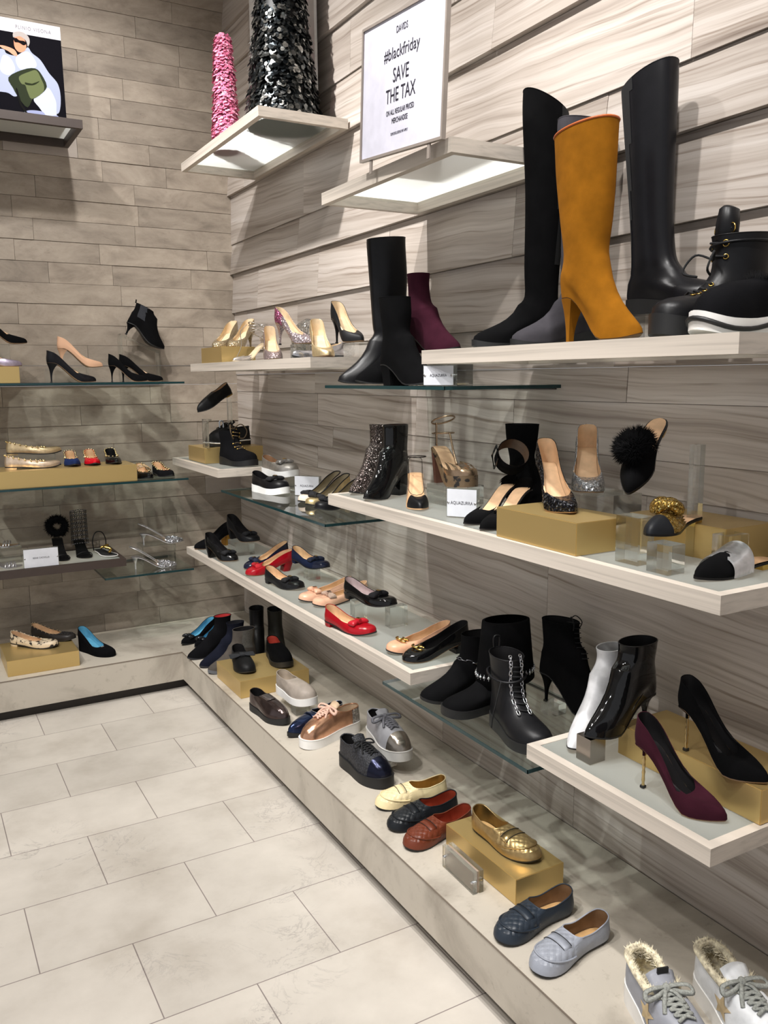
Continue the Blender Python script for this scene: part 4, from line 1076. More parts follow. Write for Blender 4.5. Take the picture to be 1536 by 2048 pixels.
s.insole(M('leather', (216, 172, 132), .45)); s.sole(M('leather', (200, 160, 120)), th=.003); s.heel(BS, xh=.22, tip=.14, p=3, tx=.07, levels=10, tipmat=RUB)
s.line('topline', s.rimpts(0, None, 1, 0), .0009, M('leather', (40, 34, 30)), closed=True)
s.line('ankle_strap', [Vector((.045+.036*math.cos(a), .030*math.sin(a), s.zb(0)+.055+.006*math.cos(a))) for a in [2*PI*k/24 for k in range(24)]], .0016, M('leather', (30, 26, 24)), closed=True)
s.line('clear_cuff', [Vector((.045+.037*math.cos(a), .034*math.sin(a), s.zb(0)+.072+.006*math.cos(a))) for a in [2*PI*k/24 for k in range(24)]], .006, M('pvc'), closed=True, flat=.3)
acrylic('clear acrylic block under the metallic platform sandal', 1.462, 2.14, Z, .12, .13, .058)
SN = M('metallic', (168, 142, 116), .25)
s = Shoe('platform_sandal', 'metallic snakeskin platform sandal with ankle strap and block heel', 'sandal', (1.442, 2.030, Z+.0585), -92, L=.20, W=.080, toe='round', h=.075, ts=.004, plat=.030, spring=.004, tf=.60, hb=.05, hs=.03, ht=.026, toeh=.024, heelcurve=.10, ball=.68)
L_ = s.L
s.sub('upper', s.V, s.faces(lambda c, i, k: c.x > L_*.58 and (i % 2 == 0 or k < 2 or k > 6)), SN)
s.insole(M('leather', (214, 176, 140), .5)); s.slab('platform', M('snake', (120, 98, 74)), lambda x: s.zb(x), lambda x: max(0, s.zb(x)-(.034 if x > L_*.5 else .006+.028*smooth(x/L_/.5))), .001)
s.heel(M('leather', (110, 74, 62)), xh=.24, tip=.72, p=1.0, tx=.11)
s.line('ankle_strap', [Vector((.045+.040*math.cos(a), .033*math.sin(a), s.zb(0)+.085+.014*math.cos(a))) for a in [2*PI*k/28 for k in range(28)]], .0028, SN, closed=True)
s.line('heel_stem', crom([Vector((.006, 0, s.zb(0)+.004)), Vector((.006, 0, s.zb(0)+.045)), Vector((.005, 0, s.zb(0)+.075))]), .006, SN, flat=.4)
s.line('instep_strap', [Vector((.045+.038*math.cos(a), .031*math.sin(a), s.zb(0)+.045+.002*math.cos(a))) for a in [2*PI*k/28 for k in range(28)]], .0028, SN, closed=True)
s.line('t_strap', crom([Vector((.083, 0, s.zb(0)+.048)), Vector((.105, 0, s.zb(.1)+.050)), s.top(L_*.64)[0]]), .003, SN)
def brand_sign(label, words, x, y, z, yaw, w=.115, h=.085, th=.016, fs=.0125):
    t = thing('acrylic_sign', label, 'sign', (x, y, z+.0004), (0, 0, math.radians(yaw)))
    # local: face looks towards -x, width along y
    box('acrylic_front', (-th/2, -w/2, 0, -.0012, w/2, h), M('acrylic'), t); box('acrylic_back', (.0012, -w/2, 0, th/2, w/2, h), M('acrylic'), t)
    box('card_insert', (-th/2-.0012, -w/2+.002, .002, -th/2-.0004, w/2-.002, h-.002), M('plain', (206, 208, 214), .4), t)
    if words: text('lettering', words, M('plain', (70, 70, 76), .6), t, (-th/2-.0016, 0, h*.5), (PI/2, 0, -PI/2), fs, .85, .0002)
    for yy in (-w/2+.006, w/2-.006):
        V, F = tubeVF([Vector((-th/2-.002, yy, h/2)), Vector((th/2+.002, yy, h/2))], .0035, 10); mesh('magnet', V, F, SILV, t)
    return t
brand_sign('acrylic name sign reading AQUAZURRA on the middle shelf', 'AQUAZURRA', 1.328, 1.906, Z, 34, .090, .080)
s = Shoe('ankle_cuff_pump', 'black suede pump with wide buckled ankle cuff', 'shoe', (1.256, 1.798, Z), -168, L=.205, W=.076, toe='point', h=.085, ts=.003, spring=.004, heelcurve=.10, ball=.70, tf=.62, hb=.030, hs=.010, ht=.026, toeh=.016)
L_ = s.L
def cuffpump(s, cuff=True):
    L_ = s.L
    s.sub('toe_upper', s.V, s.faces(lambda c, i, k: c.x > L_*.52), BS); s.sub('heel_counter', s.V, s.faces(lambda c, i, k: c.x < L_*.16), BS)
    s.insole(M('leather', (216, 178, 140), .45)); s.sole(M('leather', (30, 28, 28)), th=.003); s.heel(BS, xh=.22, tip=.14, p=3, tx=.07, levels=10, tipmat=RUB)
    if cuff:
        V = []; F = []; m = 28
        A = Vector((.42, .62, .52)).normalized(); U = A.cross(Vector((0, 0, 1))).normalized(); W_ = U.cross(A); cc = Vector((.030, .012, s.zb(0)+.080))
        for (z, g) in [(-.023, 0), (-.023, .0015), (.0, .002), (.023, .0015), (.023, 0)]:
            for k in range(m):
                a = 2*PI*k/m; V.append(cc+A*z+U*(.042+g)*math.cos(a)+W_*(.042+g)*math.sin(a))
        for j in range(4):
            for k in range(m): F.append((j*m+k, j*m+(k+1) % m, (j+1)*m+(k+1) % m, (j+1)*m+k))
        cf = mesh('ankle_cuff', V, F, BS, s.root)
        V2 = [v-((v-cc)-A*(v-cc).dot(A))*.05 for v in V[m:3*m]+V[2*m:4*m]]
        F2 = [(j*m+k, (j+1)*m+k, (j+1)*m+(k+1) % m, j*m+(k+1) % m) for j in (0, 2) for k in range(m)]
        mesh('cuff_lining', V2, F2, M('leather', (104, 80, 62)), cf)
        e_ = U if U.x > 0 else -U; e2 = W_; b0 = cc+e_*.046
        fr = [b0+A*sa*.027+e2*sb*.020 for sa, sb in ((-1, -1), (1, -1), (1, 1), (-1, 1))]
        s.line('buckle', fr, .0028, PB, closed=True, parent=cf)
        s.line('heel_strap', crom([Vector((.006, 0, s.zb(0)+.028)), Vector((.004, 0, s.zb(0)+.045))]), .006, BS)
cuffpump(s)
s = Shoe('ankle_cuff_pump', 'black suede pointed pump mostly hidden behind the gold box', 'shoe', (1.243, 1.708, Z), -165, L=.205, W=.076, toe='point', h=.085, ts=.003, spring=.004, heelcurve=.10, ball=.70, tf=.62, hb=.030, hs=.010, ht=.026, toeh=.016)
cuffpump(s, False)
s = bootie('tall black suede sock boot standing behind the gold box', (1.520, 1.722, Z), -90, BS, L=.225, H=.25, h=.06, toe='point', kind='block', rings=[(.006, .125, .032, .055, .080), (.014, .098, .028, .085, .098), (.002, .104, .035, .14, .142), (-.004, .110, .038, .188, .190)])
goldbox('large gold box on the middle shelf under the black glitter pump', 1.236, 1.351, 1.391, 1.632, Z, .072)
s = pump('black glitter stiletto pump with cut-out side on the gold box', (1.300, 1.440, Z+.0725), -112, M('glitter', (30, 30, 36), scale=300), None, L=.205, h=.095, tf=.66, hb=.062)
acrylic('clear acrylic block under the silver glitter pump', 1.455, 1.520, Z, .14, .15, .105)
s = pump('silver glitter stiletto pump facing front on a clear block', (1.405, 1.492, Z+.1055), -130, M('glitter', (190, 192, 196), scale=330), None, L=.20, h=.09, toe='almond', tf=.66, hb=.062)
s.studs(M('chrome', (60, 62, 70), .15), [Vector((-.004, y, s.zb(0)+.052-abs(y)*.2)) for y in (-.012, -.008, -.004, 0, .004, .008, .012)], .005, 'crystal_trim')
goldbox('gold box standing further back on the middle shelf', 1.44, 1.135, 1.588, 1.40, Z, .072)
# fur mule on two risers
acrylic('short thick acrylic block under the toe of the fur mule', 1.298, 1.245, Z, .045, .062, .098)
acrylic('tall slim acrylic post under the heel of the fur mule', 1.450, 1.225, Z, .022, .022, .238)
def mule(label, pos, yaw, tf, mat, pitch=0, vampx=.48, **k):
    s = Shoe('mule', label, 'shoe', pos, yaw, L=.225, W=.078, toe='point', h=.012, ts=.004, spring=.004, tf=tf, hb=.002, hs=.012, ht=.040, ko=.86, toeh=.018, pitch=pitch, **k)
    L = s.L; s.upper(mat, tanlin(), cond=lambda c, i, kk: c.x > L*vampx, rim=0)
    s.insole(M('leather', (222, 180, 140), .45)); s.sole(M('leather', (20, 18, 18)), th=.004); s.heel(GOLDM, xh=.22, tip=.9, e=-.001)
    return s
s = mule('black suede pointed mule with black fur pompom tilted on acrylic risers', (1.290, 1.262, Z+.138), -158, .46, BS, pitch=38)
# (heel end is raised: pitch lifts the back)
rnd = random.Random(5); pts = []; nr = []
c0 = s.top(s.L*.60)[0]+Vector((0, 0, .010))
for _ in range(2600):
    d = Vector((rnd.gauss(0, 1), rnd.gauss(0, 1), rnd.gauss(0, 1))).normalized()
    if d.z < -.45: continue
    pts.append(c0+Vector((d.x*.036, d.y*.032, d.z*.020))); nr.append(d)
V, F = tufts(pts, nr, .019, .0013, rnd, .45)
Vs, Fs = sphereVF(c0, 1, 16, 10, .036, .032, .021); V, F = join([(V, F), (Vs, Fs)])
mesh('fur_pompom', V, F, M('fur', (14, 14, 15)), s.root)
acrylic('low acrylic block under the toe of the gold knotted mule', 1.285, 1.150, Z, .045, .055, .058)
acrylic('low acrylic block under the heel of the gold knotted mule', 1.435, 1.120, Z, .06, .040, .066)
s = mule('gold glitter knotted mule with black satin toe on acrylic blocks', (1.262, 1.178, Z+.066), -163, .50, M('glitter', (176, 140, 66), scale=420))
s.cap('toe_cap', M('leather', (22, 24, 28), .5), .76)
kn = []
c = s.top(s.L*.60)[0]
for ph in (0, 1):
    kn.append(tubeVF([c+Vector((.022*math.cos(a)*(.7 if ph else 1), .028*math.sin(a), .008+.009*math.sin(2*a+ph*1.5))) for a in [2*PI*k/20 for k in range(20)]], .0085, 8, True))
V, F = join(kn); mesh('knot', V, F, M('glitter', (176, 140, 66), scale=420), s.root)
s = mule('black suede mule with pleated silver band at the right end', (1.275, 1.070, Z), -178, .48, BS, vampx=.50)
V = []; F = []; m = 20; R = 12
for j in range(R):
    x = s.L*(.72-.26*j/(R-1))
    for k in range(m):
        a = PI*k/(m-1); g = .0016*(j % 2)
        V.append((x-.010*math.sin(a), s.cy(x)+(.042+g)*math.cos(a), s.zb(x)+(.034+.018*j/(R-1)+g)*math.sin(a)**.8 if 0 < k < m-1 else s.zb(x)))
for j in range(R-1):
    for k in range(m-1): F.append((j*m+k, j*m+k+1, (j+1)*m+k+1, (j+1)*m+k))
mesh('pleated_band', V, F, M('metallic', (206, 208, 212), .25), s.root)

# ================================================================== SHORT SHELF BY THE CORNER (z = 1.094)
Z = 1.0943
goldbox('gold box on the short corner shelf under the black slip-on', 1.262, 3.972, 1.560, 4.235, Z, .074)
s = bootie('black hiking boot with brown laces on the short corner shelf', (1.405, 3.715, Z), -76, M('suede', (20, 20, 22)), None, L=.245, H=.125, h=.014, toe='round', kind='unit', ts=.022, W=.092, toeh=.040, name='hiking_boot',
           rings=[(.000, .140, .038, .058, .082), (.006, .122, .037, .085, .105), (.000, .122, .041, .130, .135), (-.002, .124, .042, .142, .148)])
pr = []; ey = []
for i in range(5):
    x = s.L*(.66-.06*i); P = s.top(x, s.cy(x)+.016, .003)[0]; Q = s.top(x-.008, s.cy(x)-.016, .003)[0]
    pr.append(tubeVF([P, (P+Q)/2+Vector((0, 0, .004)), Q], .0026, 6)); ey += [P, Q]
for i in range(3):
    z = s.zb(0)+.098+.016*i; P = s.front(z, .016, .003)[0]; Q = s.front(z+.006, -.016, .003)[0]
    pr.append(tubeVF([P, (P+Q)/2+Vector((.004, 0, 0)), Q], .0026, 6)); ey += [P, Q]
P = s.front(s.zb(0)+.135, 0, .006)[0]
for sg in (1, -1): pr.append(tubeVF(crom([P, P+Vector((.02, sg*.03, .02)), P+Vector((.045, sg*.045, -.01)), P+Vector((.04, sg*.03, -.045)), P+Vector((.015, sg*.01, -.04))], 5), .0026, 6))
V, F = join(pr); lc = mesh('laces', V, F, M('fabric', (92, 76, 56)), s.root)
for P in ey[::1]: V, F = sphereVF(P, .0042, 7, 4); mesh('eyelet', V, F, GOLDM, s.root)
s.line('pull_tab', crom([Vector((-.002, -.010, s.zb(0)+.135)), Vector((-.004, -.009, s.zb(0)+.165)), Vector((-.004, .009, s.zb(0)+.165)), Vector((-.002, .010, s.zb(0)+.135))]), .003, M('fabric', (120, 124, 130)))
s = sneaker('black knitted slip-on with white wave sole on the corner gold box', (1.305, 4.068, Z+.0745), -172, M('fabric', (18, 18, 19)), M('plain', (24, 24, 25)), M('fabric', (16, 16, 17)), L=.235, ts=.020)
P = s.outl(1.0, .0048); s.line('white_stripe', [Vector((x, y, s.zb(xx)-.004)) for x, y, xx in P], .0035, WHT, closed=True, seg=5)
V, F = join([boxVF(-.005, -.035, 0, .005, .035, .130), boxVF(-.005, -.035, .1302, .02, .035, .138)])
t = mesh('acrylic_stand', [(v[0], v[1], v[2]) for v in V], F, M('acrylic'), None, smooth=False); t.location = (1.280, 4.000, Z+.0748); tag(t, 'low bent acrylic stand under the toe of the tilted loafer', 'stand')
acrylic('tall slim acrylic post under the heel of the tilted loafer', 1.420, 4.045, Z+.0745, .020, .020, .235)
s = Shoe('loafer', 'black velvet pointed loafer with gold heel tilted on acrylic posts', 'shoe', (1.245, 3.985, 1.332), -160, L=.225, W=.076, toe='point', h=.006, ts=.004, tf=.44, hb=.054, hs=.044, ht=.050, ko=.78, toeh=.024, pitch=24, roll=6)
s.upper(VB, tanlin(), rim=.0015); s.insole(tanlin()); s.sole(RUB); s.heel(GOLDM, xh=.24, tip=.95)

# ================================================================== UPPER GLASS SHELF 2 (z = 1.008)
Z = 1.0083
def bowslip(label, pos, yaw, mat, lin, bm, L=.225):
    s = loafer(label, pos, yaw, mat, lin, solemat=M('plain', (240, 240, 238), .4), thick=.024, L=L, name='slip_on_sneaker', cover=.56, ht=.036, hs=.036, hb=.058)
    s.bow(bm, s.L*.70, .066, .030, GOLDM); return s
bowslip('black slip-on sneaker with bow and thick white sole on the glass shelf', (1.395, 3.318, Z), -78, M('leather', (18, 18, 20)), DARKL, GRO)
acrylic('clear acrylic block under the silver bow slip-on', 1.455, 3.505, Z, .09, .12, .060)
bowslip('silver slip-on sneaker with bow and white sole raised on a clear block', (1.478, 3.405, Z+.0605), -78, M('metallic', (176, 172, 166), .4), M('leather', (176, 138, 106), .5), M('metallic', (190, 190, 190), .25))
brand_sign('acrylic name sign behind the cream bow flats', 'AQUAZURRA', 1.47, 3.245, Z, 35, .12, .085)
for lab, px, py, yw, mt in [('cream and pink bow flat with black trim, rearmost of the three on glass', 1.345, 3.060, -160, M('leather', (222, 204, 186), .35)),
                            ('cream gold bow flat with black trim, middle of the three on glass', 1.333, 2.965, -162, M('metallic', (222, 200, 150), .35)),
                            ('all black bow flat, nearest of the three on glass', 1.322, 2.862, -170, M('leather', (20, 20, 22), .35))]:
    s = flat(lab, (px, py, Z), yw, mt, M('leather', (150, 138, 112), .5), bow=GRO, bowx=.76, clasp=None, L=.235, tf=.70, heelh=.045, hb=.060, ko=.92, rim=.0022, rimmat=GRO)

# ================================================================== GOLD PUMP SHELF (z = 1.569)
Z = 1.5693
goldbox('small gold box at the far end of the glitter pump shelf', 1.262, 3.672, 1.420, 3.960, Z, .070)
CHG = M('glitter', (214, 196, 160), scale=560); CRM = M('metallic', (226, 204, 160), .35); CLIN = M('leather', (222, 200, 166), .5)
pump('pale gold glitter pump, further of the two on the small gold box', (1.300, 3.880, Z+.0705), -139, CHG, CLIN, L=.20, h=.07, toe='almond')
pump('pale gold glitter pump, nearer of the two on the small gold box', (1.345, 3.795, Z+.0705), -142, CHG, CLIN, L=.20, h=.075, toe='almond')
s = Shoe('strappy_heel', 'pale silver pointed heel with crossing metallic ribbon straps', 'shoe', (1.272, 3.560, Z), -163, L=.205, W=.074, toe='point', h=.08, ts=.003, spring=.004, tf=.62, hb=.05, hs=.012, ht=.018, toeh=.014, heelcurve=.1, ball=.7)
s.sub('toe_upper', s.V, s.faces(lambda c, i, k: c.x > s.L*.62), M('metallic', (216, 208, 200), .3)); s.sub('heel_counter', s.V, s.faces(lambda c, i, k: c.x < s.L*.16), M('metallic', (216, 208, 200), .3))
s.insole(CLIN); s.sole(CLIN, th=.003); s.heel(M('metallic', (216, 208, 200), .3), xh=.22, tip=.14, p=3, tx=.07, levels=10)
STR = M('metallic', (206, 200, 192), .22)
for q_, (za, zb2) in enumerate([(.03, .075), (.06, .10), (.085, .085), (.095, .06)]):
    s.line('ribbon_strap', [Vector((.060+.045*math.cos(a), .034*math.sin(a), s.zb(0)+lerp(za, zb2, (1+math.cos(a))/2)-.01)) for a in [2*PI*k/24 for k in range(24)]], .0034, STR, closed=True, flat=.5)
s.line('ribbon_tail', crom([Vector((.10, -.03, s.zb(0)+.08)), Vector((.12, -.05, s.zb(0)+.05)), Vector((.11, -.06, s.zb(0)-.01)), Vector((.13, -.07, s.zb(0)-.06))], 5), .0036, STR, flat=.4)
pump('silver pink glitter pump facing front between ribbons and gold pump', (1.285, 3.110, Z), -106, M('glitter', (208, 186, 186), scale=560), CLIN, L=.20, h=.075, toe='almond', W=.08)
acrylic('clear acrylic block under the pink crystal pump', 1.400, 3.13, Z, .06, .06, .060)
s = pump('pink crystal glitter pump raised on a clear block', (1.425, 3.052, Z+.0605), -66, M('glitter', (214, 196, 200), scale=460), CLIN, L=.195, h=.085, toe='point')
s.patch('crystal_heel_panel', M('glitter', (196, 104, 142), scale=330), lambda c, i, k: c.x < s.L*.26)
# silver clutch ball
t = thing('evening_bag', 'round silver sequin evening bag behind the pumps', 'bag', (1.515, 3.315, Z))
V, F = sphereVF((0, 0, .085), 1, 24, 16, .050, .125, .085); mesh('bag_body', V, F, M('glitter', (196, 192, 184), scale=160), t)
V, F = tubeVF([Vector((0, .125*math.cos(a), .085+.086*math.sin(a))) for a in [PI*k/20 for k in range(21)]], .003, 6); mesh('frame_rim', V, F, SILV, t)
s = flat('silver pointed flat lying between the pink pump and the cream pump', (1.300, 2.985, Z), -172, M('metallic', (190, 190, 194), .2), CLIN, toe='point', L=.23, heelh=.01)
s = pump('cream gold leather pump, nearest of the pale pumps', (1.293, 2.665, Z), -104, CRM, CLIN, L=.20, h=.075, toe='almond', W=.082)
acrylic('clear acrylic block under the black pump on the glitter shelf', 1.475, 2.745, Z, .10, .12, .052)
pump('black satin stiletto pump with pale lining on a clear block', (1.430, 2.672, Z+.0525), -86, M('leather', (20, 20, 22), .5), CLIN, L=.185, h=.088, toe='point')

# ================================================================== UPPER GLASS SHELF 1 (z = 1.475)
Z = 1.4753
def tall(label, pos, yaw, mat, L, H, h, kind, toe, rings, W=.078, rim=.0016, rimmat=None, ts=.006, lin=None, **k):
    s = Shoe('tall_boot', label, 'boot', pos, yaw, L=L, W=W, toe=toe, h=h, ts=ts, rings=rings, **k)
    s.upper(mat, lin or DARKL, rim=rim, rimmat=rimmat)
    if kind == 'flat': s.sole(RUB, th=ts); s.heel(RUB, xh=.28, tip=.97)
    elif kind == 'unit': s.unit(RUB, up=.002, e=.003)
    elif kind == 'block': s.sole(RUB, th=.003); s.heel(mat, xh=.30, tip=.80, p=1.1, tx=.13, levels=5)
    elif kind == 'pillar': s.sole(M('leather', (120, 90, 56)), th=.003, e=-.0016); s.heel(mat, xh=.25, tip=.30, p=2.0, tx=.07, levels=9)
    return s
def ringset(H, calf, top, lean=.0, x0=.004, foot=.125, tf=.0, back=.0, tcur=0.0):
    return [(x0, foot, .035, .058, .082), (x0+.010, foot-.018, .032, .090, .105), (x0+.008+lean*.15, foot-.016+lean*.15, .034, H*.33, H*.33),
            (x0-.006+lean*.55, foot-.012+calf+lean*.55, .043, H*.66, H*.66), (x0-.006+lean-tcur, foot-.010+top+lean, .046, H*.93-back*.8, H*.93+tf*.5), (x0-.006+lean-tcur, foot-.010+top+lean, .046, H-back, H+tf)]
s = tall('tall smooth black leather knee boot at the left of the glass shelf', (1.268, 2.540, Z), 171, M('leather', (20, 20, 22), .32), .245, .40, .062, 'block', 'almond', ringset(.415, .000, .000, lean=.012, x0=.000, foot=.135, tf=-.01), W=.084, toeh=.022)
s = tall('black suede block-heel boot standing behind the short suede boot', (1.275, 2.430, Z), 171, BS, .235, .20, .05, 'block', 'almond', ringset(.215, .006, .008), W=.08)
s = bootie('mid-height black suede boot with block heel in front of the tall boot', (1.330, 2.045, Z), -84, BS, L=.25, H=.20, h=.058, toe='almond', kind='block', W=.082, rings=[(.004, .135, .035, .058, .082), (.014, .112, .034, .088, .102), (.006, .116, .039, .15, .15), (-.002, .112, .040, .20, .198)])
acrylic('clear acrylic block under the burgundy suede boot', 1.445, 2.20, Z, .09, .22, .095)
s = bootie('burgundy suede ankle boot with block heel raised near the wall', (1.425, 2.075, Z+.0955), -86, M('suede', (54, 22, 34)), M('leather', (70, 30, 40)), L=.245, H=.185, h=.052, toe='almond', kind='block', W=.082, rings=[(.002, .130, .035, .058, .082), (.018, .100, .031, .088, .102), (.018, .086, .031, .15, .15), (.014, .088, .033, .185, .185)])
brand_sign('acrylic name sign reading AQUAZURRA hanging below the boot shelf edge', 'AQUAZURRA', 1.252, 1.905-.0, Z, 25, .095, .054, fs=.010)

# ================================================================== BOOT SHELF (z = 1.569)
Z = 1.5693
s = tall('black stretch suede over-the-knee boot with drawstring, leftmost on the boot shelf', (1.300, 1.826, Z), 162, BS, .245, .60, .030, 'unit', 'almond', ringset(.545, -.004, .004, x0=.006, foot=.122, tf=.060, lean=.0), W=.084, ts=.012, lin=DARKL)
zt = s.zb(0)+.545
s.line('drawstring', crom([Vector((.0, .012, zt-.02)), Vector((-.014, .014, zt-.05)), Vector((-.010, .012, zt-.12)), Vector((-.012, .016, zt-.18))], 5), .0018, M('fabric', (16, 16, 18)))
s.line('drawstring', crom([Vector((.0, -.006, zt-.02)), Vector((-.018, -.010, zt-.06)), Vector((-.012, -.006, zt-.14)), Vector((-.020, -.010, zt-.21))], 5), .0018, M('fabric', (16, 16, 18)))
s.patch('back_panel', M('fabric', (15, 15, 16)), lambda c, i, k: k > 12 and c.x < .035 and c.z > .2)
s = tall('charcoal grey suede over-the-knee boot behind the mustard boot', (1.340, 1.718, Z), 163, M('suede', (60, 58, 62)), .245, .52, .030, 'unit', 'almond', ringset(.50, .000, .010, tf=.015, x0=.002, foot=.130), W=.084, ts=.010)
s.line('drawstring', crom([Vector((-.004, .010, s.zb(0)+.49)), Vector((-.016, .012, s.zb(0)+.45)), Vector((-.014, .016, s.zb(0)+.38))], 5), .0018, M('fabric', (40, 40, 44)))
MU = M('suede', (132, 84, 18))
s = tall('mustard yellow suede knee boot with orange piping and slim heel', (1.300, 1.250, Z), -87, MU, .215, .36, .092, 'pillar', 'point', 
    [(-.004, .118, .036, .050, .072), (.006, .112, .037, .090, .102), (-.006, .120, .041, .16, .165), (-.020, .124, .045, .25, .25), (-.026, .126, .047, .315, .325), (-.028, .127, .048, .335, .350)], W=.078, rim=.0028, rimmat=M('leather', (178, 92, 44)), ts=.004, lin=M('leather', (190, 120, 70)), toeh=.018)
acrylic('clear acrylic block under the black over-the-knee leather boot', 1.530, 1.37, Z, .08, .20, .066)
s = tall('black leather over-the-knee boot with stretch back, raised near the wall', (1.530, 1.243, Z+.0665), -87, M('leather', (20, 20, 23), .32), .255, .56, .012, 'unit', 'almond',
    [(.000, .140, .036, .058, .085), (.010, .120, .034, .095, .115), (.002, .108, .035, .20, .20), (-.014, .104, .040, .33, .33), (-.030, .104, .044, .45, .47), (-.034, .102, .045, .485, .528)], W=.086, ts=.022, toeh=.030)
s.patch('stretch_panel', M('fabric', (14, 14, 15)), lambda c, i, k: k > 10 and c.x < .020 and c.z > .10)
# combat boot on lug sole
s = bootie('black leather lace-up combat boot with large gold eyelets on the boot shelf', (1.272, 1.200, Z), 165, BL, L=.255, H=.20, h=.014, toe='round', kind='unit', ts=.034, W=.094, toeh=.038, name='combat_boot',
           rings=[(.002, .140, .040, .058, .088), (.004, .122, .039, .095, .115), (.000, .118, .043, .15, .155), (-.004, .122, .046, .185, .18)])
pr = []; ey = []
for i in range(4):
    x = s.L*(.70-.055*i)
    for sg in (1, -1): ey.append((*s.top(x, s.cy(x)+sg*.020, .001), .0042))
    P = s.top(x, s.cy(x)+.020, .003)[0]; Q = s.top(x-.010, s.cy(x)-.020, .003)[0]; pr.append(tubeVF([P, (P+Q)/2+Vector((0, 0, .006)), Q], .0024, 6))
for i, (z, r) in enumerate([(.105, .0045), (.130, .0060), (.158, .0100)]):
    for sg in (1, -1): ey.append((*s.front(s.zb(0)+z, sg*.021, .001), r))
    P = s.front(s.zb(0)+z, .021, .003)[0]; Q = s.front(s.zb(0)+z+.006, -.021, .003)[0]; pr.append(tubeVF([P, (P+Q)/2+Vector((.007, 0, 0)), Q], .0024, 6))
P = s.front(s.zb(0)+.10, 0, .006)[0]
for sg in (1, -1): pr.append(tubeVF(crom([P, P+Vector((.02, sg*.03, .012)), P+Vector((.04, sg*.04, -.02)), P+Vector((.02, sg*.02, -.03))], 5), .0024, 6))
V, F = join(pr); mesh('laces', V, F, M('fabric', (16, 16, 18)), s.root)
for P, nn, r in ey: rings_(s, P, nn, r, .0014, GOLDM, 'eyelet')
s.line('ankle_strap', [Vector((.058+.066*math.cos(a), .048*math.sin(a), s.zb(0)+.128+.006*math.sin(a))) for a in [2*PI*k/24 for k in range(24)]], .0030, BL, closed=True)
V, F = tubeVF([Vector((.100, 0, s.zb(0)+.12)), Vector((.096, 0, s.zb(0)+.17)), Vector((.094, 0, s.zb(0)+.196)), Vector((.093, 0, s.zb(0)+.199))], [.022, .022, .019, .014], 16); mesh('tongue', V, F, BL, s.root)
# black slip on with wave sole, right end
s = Shoe('slip_on_sneaker', 'black suede slip-on with white and black wave sole and fur collar', 'sneaker', (1.258, 1.088, Z), 166, L=.25, W=.092, toe='round', h=.014, ts=.024, spring=.016, tf=.50, hb=.07, hs=.055, ht=.075, ko=.8, toeh=.034)
s.upper(M('suede', (16, 16, 18)), DARKL, rim=.003); s.insole(DARKL)
def wv(x): return .008*math.sin(x/s.L*2*PI*.9+.6)
s.slab('sole', WHT, lambda x: s.zb(x)+.004, lambda x: .010*max(0, (x/s.L-.8)/.2)**2, .005)
P = s.outl(1.0, .0062); s.line('black_wave', [Vector((x, y, s.zb(xx)-.010+wv(xx)*.6)) for x, y, xx in P], .0048, M('plain', (16, 16, 17), .5), closed=True, seg=6)
rnd = random.Random(8); pts = []; nr = []
for _ in range(900):
    i = rnd.randrange(2*s.n); P = s.G[i][-1].lerp(s.G[(i+1) % (2*s.n)][-1], rnd.random()); pts.append(P); nr.append(Vector((0, 0, 1))+s.N[i*s.rows+s.rows-1]*.4)
V, F = tufts(pts, nr, .016, .0013, rnd, .5); mesh('fur_collar', V, F, M('fur', (16, 16, 17)), s.root)

# ================================================================== BACK WALL: upper glass (z = 1.487)
Z = 1.4873
goldbox('gold box at the left end of the back upper glass shelf', .15, 4.115, .481, 4.40, Z, .072)
LIL = M('metallic', (170, 160, 180), .4)
pump('lilac silver pump on the back gold box, cut by the frame', (.505, 4.20, Z+.0725), -6, LIL, None, L=.21, h=.03)
acrylic('clear acrylic riser on the back gold box under the black pump', .36, 4.33, Z+.0725, .22, .05, .105)
pump('black suede pump raised above the lilac one, cut by the frame', (.550, 4.33, Z+.1785), -4, BS, None, L=.21, h=.085)
acrylic('clear acrylic riser under the nude stiletto', .72, 4.36, Z, .20, .05, .070)
pump('nude patent stiletto pump raised behind the black one', (.888, 4.34, Z+.0705), -3, M('patent', (216, 172, 140), .2), None, L=.205, h=.088, hb=.055)
pump('black leather stiletto pump in front of the nude one', (.825, 4.20, Z), -2, M('leather', (18, 18, 22), .3), None, L=.215, h=.088, hb=.055)
pump('black suede stiletto pump with dark lining, left of the pair', (1.060, 4.185, Z), -12, BS, DARKL, L=.175, h=.075, hb=.055)
pump('black suede stiletto pump with pale lining, right of the pair', (1.156, 4.255, Z), -9, BS, M('leather', (220, 190, 156)), L=.205, h=.075, hb=.055)
V, F = boxVF(0, -.035, .0, .008, .035, .145); V = [(x+.0, y, z) for x, y, z in V]
V2, F2 = boxVF(-.200, -.035, -.004, .010, .035, .004)
V2 = [(x*math.cos(.42)-z*0+.0, y, .149-x*math.sin(.42)+z) for x, y, z in V2]
V3, F3 = boxVF(-.185, -.035, 0, -.177, .035, .222)
V, F = join([(V, F), (V2, F2), (V3, F3)])
o = mesh('acrylic_stand', V, F, M('acrylic'), None, smooth=False); o.location = (1.163, 4.375, Z); tag(o, 'sloping clear acrylic stand carrying the black ankle boot', 'stand')
s = bootie('black suede stiletto ankle boot tilted on a sloping acrylic stand', (1.197, 4.375, Z+.152), -4, BS, L=.215, H=.105, h=.055, toe='point', kind='stiletto', pitch=24, rings=[(.004, .130, .033, .058, .080), (.010, .108, .032, .080, .094), (.008, .100, .032, .110, .104)])
